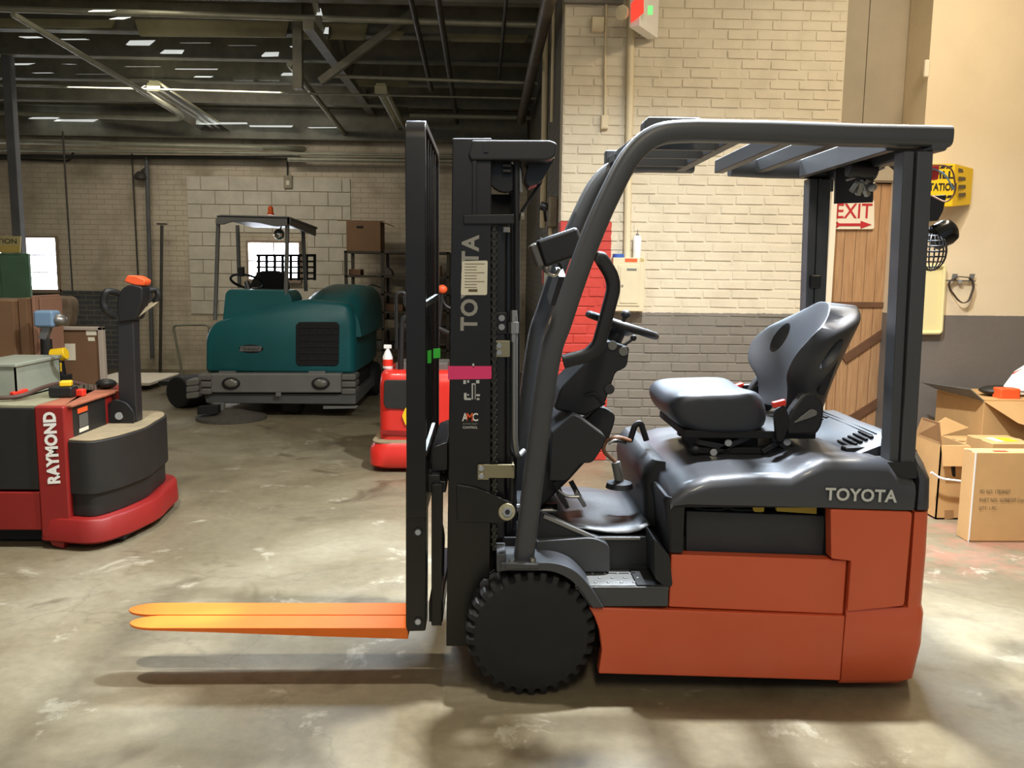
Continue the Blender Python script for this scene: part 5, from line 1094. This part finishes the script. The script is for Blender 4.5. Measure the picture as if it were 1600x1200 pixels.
for si, z in enumerate(zsh[1:], 1):
    x = xa+.03; j = 0
    hgt = max(.06, (zsh[si-1]-z)*.6)
    while x < xb-.15:
        w_ = rs_.uniform(.14, .3); h = hgt*rs_.uniform(.35, .95)
        if rs_.random() < .8:
            y0 = 11.62+rs_.uniform(0, .1); t = rs_.random(); mt = pal_[rs_.randrange(4)]
            if t < .4: q = MB().box(x, x+w_*.9, y0, y0+.3, z, z+h)
            elif t < .7: q = MB().lathe((x+w_/2, y0+.12, z), (0, 0, 1), [(0, w_*.42), (h*.2, w_*.44), (h, w_*.3)], 12)
            else: q = MB().prism([V(x, y0, z), V(x+w_*.9, y0, z), V(x+w_*.8, y0, z+h*.5), V(x+w_*.3, y0, z+h), V(x, y0, z+h*.6)], (0, .25, 0))
            kind = 'spare_part' if t > .4 else 'parts_box'
            o = q.build(kind, mt, bevel=.006); num = 'first second third fourth fifth sixth seventh eighth ninth'.split()[j]
            tag(o, '%s on the %s shelf of the steel unit, %s from the left' % ('small box' if t < .4 else 'loose machine part', wl1[si], num), 'box' if t < .4 else 'part', 'clutter on the back shelves'); j += 1
        x += w_+.02
cb = thing('open_carton', at(570, 391, 11.7), 'brown open carton on top of the steel shelving unit', 'carton')
kb = M('kraft_dim', (128, 96, 66), .75, var=.08); A, B = at(541, 391, 11.6), at(594, 346, 11.6); zt5 = zsh[0]
MB().box(A.x, B.x, 11.62, 12.1, zt5, B.z).build('body', kb, cb, bevel=.004); MB().prism([V(A.x-.12, 11.62, B.z+.0), V(B.x, 11.62, B.z), V(B.x, 11.62, B.z+.008), V(A.x-.12, 11.62, B.z+.01)], (0, .5, .03)).build('flap', kb, cb); MB().prism([V(B.x, 11.62, B.z), V(B.x+.14, 11.62, B.z-.05), V(B.x+.14, 11.62, B.z-.042), V(B.x, 11.62, B.z+.01)], (0, .5, 0)).build('flap', kb, cb)
MB().pp([(557, 353), (567, 353), (567, 356), (557, 356)], 11.612, 11.62).build('hand_hole', MATS['black_matt'], cb)
# ================================================================== RED STACKER behind the mast
R = thing('red_stacker', V(at(650, 720, 6.4).x, 6.5, 0), 'small bright red pallet stacker with rounded body behind the mast', 'pallet truck')
rdm = M('stacker_red', (206, 44, 34), .32, var=.04, coat=.3)
xR1 = at(722, 700, 6.16).x
def rring(z, x0, x1, y0, y1, r): return [V(x, y, z) for x, y in fillet([(x0, y0), (x1, y0), (x1, y1), (x0, y1)], r, 4)]
X0, X1 = at(575, 720, 6.16).x, at(728, 720, 6.16).x
MB().loft([rring(z, X0+i, X1-i, 6.14+i, 6.9, .14) for z, i in ((.03, .02), (.05, 0), (at(600, 704, 6.16).z, 0), (at(600, 697, 6.16).z+.02, .03))]).build('base', rdm, R, smooth=45)
MB().loft([rring(z, X0+.02, X1-.02, 6.17, 6.88, .12) for z in (at(600, 697, 6.16).z+.015, at(600, 697, 6.16).z+.024)]).build('footboard', MATS['dust'], R)
X0, X1 = at(592, 640, 6.3).x, at(724, 640, 6.3).x; zb2, zt2 = at(600, 690, 6.3).z, at(600, 579, 6.3).z
MB().loft([rring(z, X0+i, X1-i, 6.28+i, 6.9, .09) for z, i in ((zb2-.1, 0), (zt2-.12, 0), (zt2-.03, .01), (zt2-.005, .03), (zt2, .07))]).build('body', rdm, R, smooth=50)
MB().pp(fillet([(600, 594), (642, 594), (650, 600), (650, 634), (644, 640), (602, 638), (599, 630)], 4), 6.265, 6.3).build('cover_panel', MATS['cover_black'], R, bevel=.006)
MB().pp([(596, 672), (640, 674), (640, 680), (596, 678)], 6.265, 6.29).build('recess_line', MATS['jack_red'], R)
MB().pp(fillet([(628, 650), (634, 636), (644, 640), (646, 662), (634, 665)], 3), 6.262, 6.27).build('caution_sticker', MATS['yellow'], R)
MB().tube(rpath([at(620, 545, 6.4), at(619, 458, 6.4), at(634, 456, 6.4), at(632, 480, 6.4), at(660, 486, 6.4)], .04), .014, 8).build('hand_rail', bp2, R)
MB().tube(rpath([at(626, 580, 6.4), at(628, 500, 6.4), at(640, 492, 6.4), at(700, 520, 6.5)], .06), .022, 10).build('tiller', bp2, R)
MB().ell(at(691, 452, 6.7), (.04, .03, .035)).build('tiller_cap', MATS['orange_plastic'], R, smooth=180); MB().tube(rpath([at(690, 460, 6.7), at(694, 478, 6.7), at(712, 484, 6.7)], .05), .012, 8).build('handle_loop', bp2, R); MB().tube(rpath([at(680, 575, 6.7), at(690, 460, 6.7)], .05), .02, 8).build('tiller', bp2, R)
MB().box(at(622, 545, 6.4).x-.02, at(700, 545, 6.4).x, 6.4, 6.7, zt2-.01, zt2+.05).build('tool_tray', MATS['junk_grey'], R, bevel=.01)
sb = thing('spray_bottle', V(at(606, 578, 6.5).x, 6.5, zt2), 'white spray bottle with red label on the red stacker', 'bottle')
px_ = at(606, 578, 6.45); q = V(px_.x, 6.45, zt2-.0)
MB().lathe(q, (0, 0, 1), [(0, .036), (.01, .038), (.09, .038), (.13, .02), (.14, .014), (.15, .014)], 16).build('body', MATS['white'], sb); MB().lathe(q+V(0, 0, .02), (0, 0, 1), [(0, .039), (.05, .039)], 16).build('label_band', MATS['red_plastic'], sb); MB().bar(q+V(-.03, 0, .165), q+V(.03, 0, .165), .022, .03).build('trigger_head', MATS['white'], sb, bevel=.006)
rg = tag(MB().ell(V(at(680, 572, 6.5).x, 6.55, zt2+.02), (.07, .05, .03)).build('rag', MATS['white_paint']), 'crumpled white rag lying on the red stacker', 'rag')
# ================================================================== RIGHT SIDE CARTONS
def carton(name, x0, x1, y0, y1, z0, z1, label, tape=True, mat='kraft'):
    o = thing(name, V((x0+x1)/2, (y0+y1)/2, z0), label, 'carton')
    MB().box(x0, x1, y0, y1, z0, z1).build('body', MATS[mat], o, bevel=.005)
    if tape: MB().box(x0-.001, x1+.001, (y0+y1)/2-.025, (y0+y1)/2+.025, z1, z1+.0012).build('tape', M('tape_tan', (202, 168, 118), .35), o)
    return o
fx = atz(1512, 847, 0); yA = fx.y
bA = carton('shipping_carton', fx.x, fx.x+.62, yA, yA+.12, 0, at(1540, 707, yA).z, 'large kraft carton with printed part number, nearest the forklift')
MB().box(fx.x+.005, fx.x+.62, yA-.0015, yA, .003, .012).build('bottom_crease', MATS['kraft_in'], bA)
MB().box(fx.x+.0, fx.x+.009, yA-.0015, yA, 0, at(1540, 707, yA).z+.001).build('strap', MATS['white'], bA)
MB().box(fx.x+.12, fx.x+.2, yA+.015, yA+.05, at(1540, 707, yA).z, at(1540, 707, yA).z+.0015).build('red_label', MATS['red_plastic'], bA)
for s_, px0, px1, py in (('PD NO: 17838407', 1531, 1578, 771), ('PART NO: 16308359 Contro', 1530, 1608, 784), ('QTY: 1 PC', 1529, 1556, 797)):
    q = at(px0, py, yA-.002); text('lettering', s_, q, V(1, 0, 0), V(0, 0, 1), at(px1, py, yA).x-q.x, .022, 'mid_ink', bA, .001)
yB_ = 5.0; xB0, xB1 = at(1467, 740, yB_).x, at(1512, 740, yB_).x; zB = at(1490, 696, yB_).z
bB = thing('open_carton', V((xB0+xB1)/2, 5.15, 0), 'tall open kraft carton with raised flaps behind the large carton', 'carton')
t_ = .008; m = MB().box(xB0, xB1, yB_, yB_+t_, 0, zB).box(xB0, xB1, yB_+.32, yB_+.32+t_, 0, zB).box(xB0, xB0+t_, yB_, yB_+.32, 0, zB).box(xB1-t_, xB1, yB_, yB_+.32, 0, zB).box(xB0, xB1, yB_, yB_+.32, 0, .01); m.build('body', MATS['kraft'], bB)
MB().prism([at(1440, 652, yB_+.3), at(1467, 660, yB_), V(xB0, yB_, zB), V(xB0, yB_+.32, zB)], (.006, 0, 0)).build('flap', MATS['kraft_in'], bB)
MB().prism([V(xB0+.02, yB_+.32, zB), V(xB1+.0, yB_+.32, zB), at(1514, 668, yB_+.34), at(1478, 652, yB_+.36)], (0, .006, 0)).build('flap', MATS['kraft'], bB)
MB().prism([V(xB0+.0, yB_-.001, zB), V(xB1, yB_-.001, zB), V(xB1, yB_-.035, zB-.12), V(xB0, yB_-.035, zB-.12)], (0, -.006, 0)).build('flap', MATS['kraft'], bB)
MB().pp(fillet([(1486, 728), (1493, 728), (1493, 746), (1488, 744)], 3), yB_-.002, yB_).build('hand_hole', MATS['black_matt'], bB); MB().pp([(1476, 797), (1490, 797), (1490, 810), (1476, 812)], yB_-.002, yB_).build('wet_stain', MATS['kraft_in'], bB)
tag(MB().tube(rpath([at(1455, 738, 4.952), at(1470, 748, 4.952), at(1504, 752, 4.952), at(1514, 752, 4.952)], .03), .007, 8).build('packing_strap', MATS['white']), 'loose white strap hanging across the tall open carton', 'strap')
yC2 = 5.35; c0, c1 = at(1506, 700, yC2).x, at(1543, 700, yC2).x
carton('slim_carton', c0, c1, yC2, yC2+.25, 0, at(1520, 692, yC2).z, 'slim kraft carton wedged between the open carton and the large one')
yD = 5.1; d0, d1 = at(1518, 690, yD).x, at(1592, 690, yD).x
bD = carton('flat_carton', d0+.06, d1+.02, yD-.12, yD+.16, 0, at(1550, 693, yD-.12).z, 'kraft carton with yellow label just behind the large carton')
zD = at(1550, 693, yD-.12).z; MB().box(d0+.17, d0+.26, yD-.06, yD+.06, zD+.001, zD+.002).build('yellow_label', MATS['yellow'], bD); MB().box(d0+.12, d0+.17, yD-.06, yD+.06, zD+.001, zD+.002).build('paper_label', MATS['paper'], bD)
yE = 5.5; e0 = at(1536, 650, yE).x; zE = at(1560, 628, yE).z
bE = thing('large_carton', V(e0+.4, 5.8, 0), 'big kraft carton with bent flaps standing by the grey wall', 'carton')
MB().box(e0, e0+.9, yE, yE+.6, 0, zE).build('body', MATS['kraft'], bE, bevel=.005)
MB().prism([V(e0, yE, zE), V(e0, yE+.6, zE), V(e0-.12, yE+.6, zE+.05), V(e0-.10, yE, zE+.08)], (0, 0, .008)).build('flap', MATS['sweeper_grey'], bE)
MB().prism([V(e0, yE, zE), V(e0+.7, yE, zE), V(e0+.6, yE-.14, zE-.24), V(e0+.16, yE-.12, zE-.12)], (0, -.008, 0)).build('flap', MATS['kraft'], bE)
MB().box(e0+.02, e0+.88, yE+.02, yE+.58, zE, zE+.01).build('top_flap', MATS['kraft'], bE)
pk = thing('paper_stack', V(at(1590, 610, 5.7).x, 5.75, zE+.01), 'pile of printed white papers on the big carton by the wall', 'papers')
for k in range(4):
    MB().prism([at(1564+k, 608+k*1.5, 5.66), at(1585+k*2, 580, 5.9), at(1640, 545, 5.95), at(1640, 612, 5.66)], (0, 0, -.006-.004*k)).build('sheet', MATS['white'] if k != 2 else MATS['paper'], pk)
for k in range(3): MB().prism([at(1582-k*3+k, 584+k*7, 5.86-.05*k)+V(0, -.01, .012), at(1606, 574+k*7, 5.86-.05*k)+V(0, -.01, .012), at(1606, 577+k*7, 5.86-.05*k)+V(0, -.01, .01), at(1580-k*3+k, 587+k*7, 5.86-.05*k)+V(0, -.01, .01)], (0, -.003, .001)).build('red_print', MATS['red_plastic'], pk)
tag(MB().obox(V(at(1596, 628, 5.45).x, 5.62, zE+.04), (.14, .1, .08)).build('orange_case', MATS['orange_plastic'], bevel=.012), 'small orange plastic case on the edge of the big carton', 'case')
tag(MB().ell(V(at(1578, 618, 5.6).x, 5.72, zE+.048), (.14, .1, .035)).build('dark_bag', MATS['cover_black']), 'black crumpled bag under the paper pile', 'bag')
# ================================================================== THINGS ON THE WALLS
# electrical panel
A, B = at(956, 486, YW-.10), at(1009, 403, YW-.10)
ep = thing('electrical_panel', V((A.x+B.x)/2, YW-.05, A.z), 'cream electrical panel box with door on the brick wall', 'electrical box')
pc = M('panel_cream', (206, 192, 160), .5, var=.05)
MB().box(A.x, B.x, YW-.10, YW-.002, A.z, B.z).build('body', pc, ep, bevel=.004); w_, h_ = B.x-A.x, B.z-A.z
MB().box(A.x+w_*.16, B.x-w_*.16, YW-.107, YW-.10, A.z+h_*.1, B.z-h_*.13).build('rim', pc, ep, bevel=.003); dr_ = MB().box(A.x+w_*.23, B.x-w_*.22, YW-.113, YW-.107, A.z+h_*.15, B.z-h_*.17).build('door', pc, ep, bevel=.003)
MB().cyl(V(A.x+w_*.29, YW-.113, A.z+h_*.48), V(A.x+w_*.29, YW-.12, A.z+h_*.48), .008).build('lock', MATS['galv'], dr_); MB().box(A.x+w_*.42, A.x+w_*.72, YW-.115, YW-.113, B.z-h_*.24, B.z-h_*.2).build('name_plate', MATS['sweeper_grey'], dr_)
MB().box(A.x+w_*.36, A.x+w_*.74, YW-.102, YW-.10, B.z-h_*.08, B.z-h_*.015).build('orange_label', MATS['orange_plastic'], ep); 
text('lettering', '36', V(A.x+w_*.83, YW-.101, B.z-h_*.07), V(1, 0, 0), V(0, 0, 1), .028, .03, 'yellow_dull', ep, .001, bold=.02)
tp = thing('tape_roll', V(at(966, 400, YW-.05).x, YW-.05, B.z), 'blue tape roll lying on the electrical panel', 'tape'); q = V(at(966, 400, YW-.05).x, YW-.05, B.z)
MB().lathe(q, (0, 0, 1), [(0, .03), (0, .043), (.028, .043), (.028, .03), (0, .03)], 28, cap=False).build('ring', MATS['blue'], tp)
cn = thing('spray_can', V(at(995, 400, YW-.05).x, YW-.05, B.z), 'white spray can standing on the electrical panel', 'can'); q = V(at(995, 400, YW-.05).x, YW-.05, B.z)
MB().lathe(q, (0, 0, 1), [(0, .03), (.004, .032), (.15, .032), (.165, .024), (.168, .02)], 20).build('body', MATS['white'], cn); MB().lathe(q+V(0, 0, .168), (0, 0, 1), [(0, .012), (.012, .012), (.014, .004), (.045, .003)], 12).build('nozzle', MATS['galv'], cn)
cp = M('conduit_cream', (214, 200, 166), .5)
pipe('wall_conduit', [at(985, -20, YW-.035), at(986, 30, YW-.035), V(at(984, 250, YW-.035).x, YW-.035, B.z)], .028, cp, 'thick cream conduit running down the brick wall to the panel')
pipe('wall_conduit', [at(948, -20, YW-.02), at(946, 60, YW-.02), at(945, 182, YW-.02)], .009, cp, 'thin cream conduit down to the small switch box')
for (x0, y0, x1, y1, d, lb_) in ((939, 180, 951, 201, .04, 'small cream switch box below the thin conduit'), (924, 25, 945, 48, .06, 'octagonal cream junction box high on the brick wall')):
    A, B = at(x0, y1, YW-d), at(x1, y0, YW-d); o = thing('junction_box', V((A.x+B.x)/2, YW, A.z), lb_, 'junction box')
    MB().box(A.x, B.x, YW-d, YW-.002, A.z, B.z).build('body', cp, o, bevel=.012 if d > .05 else .004); MB().box(A.x+.006, B.x-.006, YW-d-.004, YW-d, A.z+.006, B.z-.006).build('cover', cp, o, bevel=.002)
# exit light with emergency lamp heads
A, B = at(982, 44, 6.3), at(1004, -30, 6.3)
ex = thing('exit_light', V(A.x, 6.4, A.z), 'red and white exit light box high on the brick wall', 'exit light')
q = [V(A.x, 6.28, A.z), V(A.x+.19, 6.59, A.z), V(A.x+.26, 6.55, A.z), V(A.x+.07, 6.24, A.z)]
MB().prism(q, (0, 0, .34)).build('body', MATS['white'], ex, bevel=.006)
f0, f1 = q[0]+V(-.001, .0, 0), q[3]
MB().prism([at(986, 6, 6.22), at(1006, -20, 6.22), at(1006, 20, 6.22), at(986, 36, 6.22)], (0, .005, 0)).build('red_face', M('exit_red', (232, 52, 36), .4, emit=.7), ex)
MB().obox(at(1016, 16, 6.22), (.035, .01, .06)).build('indicator', M('led_green', (120, 220, 130), .4, emit=.6), ex)
MB().lathe(at(976, 22, 6.3), (-.6, -.8, 0), [(0, .035), (.03, .05), (.05, .05), (.052, .04)], 18).build('lamp_head', cp, ex)
# wiring trough at the head of the brick wall
tag(MB().box(at(880, 8, YW).x, at(972, 8, YW).x, YW-.06, YW-.003, at(930, 8, YW).z, at(930, 8, YW).z+.1).build('wiring_trough', M('trough_grey', (110, 106, 98), .5)), 'grey wiring trough at the top left of the brick wall', 'trough')
# EXIT sign on the plank door
es = thing('exit_sign', at(1335, 338, 6.68), 'white EXIT sign with red arrow on the plank door', 'sign')
MB().pp(fillet([(1303, 312), (1366, 312), (1366, 358), (1303, 358)], 4), 6.675, 6.698).build('board', MATS['white_paint'], es)
rdp = M('sign_red', (178, 34, 40), .5)
a, b_ = at(1306, 341, 6.673), at(1362, 341, 6.673); text('lettering', 'EXIT', a, b_-a, (0, 0, 1), (b_-a).length, at(1330, 318, 6.673).z-at(1330, 341, 6.673).z, rdp, es, .001, bold=.01)
MB().pp([(1305, 345), (1312, 349), (1345, 349), (1345, 345), (1362, 351), (1345, 357), (1345, 353), (1312, 353), (1305, 357), (1308, 351)], 6.670, 6.6745).build('arrow', rdp, es)
# spill station dispenser on the plaster wall
ss = thing('spill_station', at(1490, 310, YR), 'bright yellow spill station box on the cream wall', 'box')
yl = MATS['yellow']; A, B = at(1440, 322, YR-.20), at(1493, 256, YR-.20); C_ = at(1516, 310, YR-.02)
MB().box(A.x, B.x, YR-.20, YR-.005, A.z, B.z).build('body', yl, ss, bevel=.004); MB().prism([V(B.x, YR-.20, A.z), V(B.x, YR-.20, B.z), V(C_.x, YR-.03, B.z-.01), V(C_.x, YR-.03, A.z+.03)], (0, .02, 0)).build('side_flap', yl, ss, bevel=.002)
for s_, x0, x1, y0, y1 in (('SPILL', 1449, 1490, 279, 267), ('STATION', 1446, 1494, 298, 286)):
    a, b_ = at(x0, y0, YR-.203), at(x1, y0, YR-.203); text('lettering', s_, a, b_-a, (0, 0, 1), (b_-a).length, at(x0, y1, YR-.203).z-a.z, 'ink', ss, .001, bold=.03)
for k in range(4):
    for yy in (259, 305): MB().pp([(1452+k*10, yy), (1459+k*10, yy), (1455+k*10, yy+4), (1448+k*10, yy+4)], YR-.204, YR-.2).build('stripe', MATS['ink'], ss)
for k in range(4):
    a = at(1498, 263+k*13, YR-.17); MB().prism([a, at(1509, 265+k*12, YR-.09), at(1509, 270+k*12, YR-.09), at(1498, 269+k*13, YR-.17)], (-.004, -.006, 0)).build('side_print', MATS['mid_ink'], ss)
# cream tray, band on a hook, small wall fittings
ty = thing('plastic_tray', at(1455, 470, YR-.05), 'cream plastic tray hanging upright on the wall beside the rear pillar', 'tray')
cm = M('tray_cream', (226, 214, 160), .4); 
MB().pp(fillet([(1400, 418), (1477, 414), (1471, 521), (1398, 521)], 5), YR-.03, YR-.003).build('base', cm, ty, bevel=.006)
MB().tube([at(x, y, YR-.04) for x, y in fillet([(1400, 419), (1476, 415), (1470, 520), (1398, 520)], 5)], .014, 8, closed=True).build('rim', cm, ty)
hk = thing('wall_hook', at(1500, 440, YR-.02), 'small grey hook bar with two tabs on the cream wall', 'hook')
MB().cyl(at(1478, 438, YR-.03), at(1524, 439, YR-.03), .005).build('bar', MATS['galv'], hk); MB().cyl(at(1500, 440, YR-.04), at(1500, 440, YR-.003), .014).build('peg', MATS['galv'], hk)
for x in (1493, 1520): MB().pp([(x-4, 428), (x+4, 428), (x+1, 438), (x-6, 438)], YR-.034, YR-.028).build('tab', MATS['sweeper_grey'], hk)
tag(MB().sweep(rpath([at(1497, 432, YR-.04), at(1482, 440, YR-.04), at(1484, 452, YR-.04), at(1496, 468, YR-.05), at(1501, 472, YR-.05), at(1506, 474, YR-.05), at(1514, 470, YR-.05), at(1522, 448, YR-.04), at(1518, 434, YR-.04), at(1497, 432, YR-.04)], .03), [(-.003, -.012), (.003, -.012), (.003, .012), (-.003, .012)], up=V(0, 1, 0)).build('rubber_band_strap', M('strap_brown', (72, 62, 56), .6)), 'dark brown strap looped over the wall hook', 'strap')
A, B = at(1445, 120, YR-.05), at(1456, 92, YR-.05); tag(MB().box(A.x, B.x, YR-.04, YR-.002, A.z, B.z).build('motion_sensor', MATS['white_paint'], bevel=.012, seg=3), 'small oblong sensor on the edge of the cream wall', 'sensor')
# side wall: trunking, switch box, notices, small pipework
def onside(px, py, off=.02): return ax(px, py, XS-off)
def sidebox(x0, x1, y0, y1, off):
    a, b = onside(x0, y1, 0), onside(x1, y0, 0); Y0, Y1 = max(a.y, b.y), min(a.y, b.y); Y0, Y1 = min(Y0, YB-.1), max(Y1, YW+.26)
    z0 = min(a.z, b.z); z1 = max(a.z, b.z); ym = (Y0+Y1)/2
    return (XS-off, XS-.001, Y1, Y0, z0, z1)
pipe('side_conduit', [V(XS-.03, 8.3, 4.2), V(XS-.03, 8.3, 1.9)], .03, cp, 'cream conduit on the dark side wall behind the mast head')
pipe('side_conduit', [V(XS-.02, 7.5, 4.2), V(XS-.02, 7.5, 2.75)], .014, cp, 'short thin conduit above the grimy switch box')
sbx = thing('switch_box', V(XS-.05, 7.15, 1.95), 'grimy metal disconnect switch box on the dark side wall', 'switch box')
MB().box(XS-.07, XS-.001, 6.95, 7.25, 1.84, 2.08).build('body', M('box_grime', (110, 100, 82), .5, .3, var=.3, vs=12), sbx, bevel=.006); MB().cyl(V(XS-.07, 7.1, 2.0), V(XS-.13, 7.1, 2.02), .035).build('knob', bp2, sbx, bevel=.006); MB().bar(V(XS-.08, 7.16, 1.9), V(XS-.1, 7.04, 1.98), .02, .02).build('lever', bp2, sbx); MB().cyl(V(XS-.04, 7.1, 1.84), V(XS-.04, 7.1, 1.72), .02).build('pipe', cp, sbx); MB().lathe(V(XS-.04, 7.1, 1.72), (0, 0, -1), [(0, .04), (.12, .042), (.125, .03)], 16).build('filter_cup', cp, sbx)
pipe('side_conduit', [V(XS-.03, 7.12, 1.6), V(XS-.03, 7.12, .2)], .012, cp, 'thin cream pipe below the switch box')
for (y0, y1, z0, z1, mt, lb_, d) in ((7.9, 8.4, 1.3, 1.66, MATS['paper'], 'pale notice on the dark side wall, upper one', .006), (7.6, 7.85, 1.08, 1.24, MATS['ink'], 'small dark label plate on the dark side wall', .006), (7.35, 7.8, .75, 1.05, MATS['junk_grey'], 'grey control box low on the dark side wall', .12), (8.5, 8.7, 1.36, 1.6, MATS['red_plastic'], 'red tag on the dark side wall', .006)):
    tag(MB().box(XS-d, XS-.001, y0, y1, z0, z1).build('wall_box' if d > .05 else 'wall_notice', mt, bevel=.003 if d > .05 else 0), lb_, 'box' if d > .05 else 'notice')
# fixture on the back wall
bxw = thing('wall_switch', at(449, 283, YB-.05), 'pale switch box high on the back wall', 'switch box'); MB().pp([(443, 274), (456, 274), (456, 294), (443, 294)], YB-.06, YB-.001).build('body', MATS['junk_pale'], bxw, bevel=.006); MB().pp([(447, 282), (452, 282), (452, 289), (447, 289)], YB-.066, YB-.06).build('toggle', MATS['paper'], bxw); MB().cyl(at(449, 274, YB-.03), at(449, 252, YB-.03), .012).build('pipe', pd, bxw)
lgh = thing('wall_lamp', at(219, 277, YB-.2), 'dark caged lamp on the back wall pipe', 'lamp'); MB().lathe(at(220, 268, YB-.15), (0, 0, -1), [(0, .04), (.05, .09), (.1, .1), (.12, .06)], 14).build('shade', pd, lgh); MB().bar(at(229, 262, YB-.15), at(221, 268, YB-.15), .03, .03).build('arm', pd, lgh)
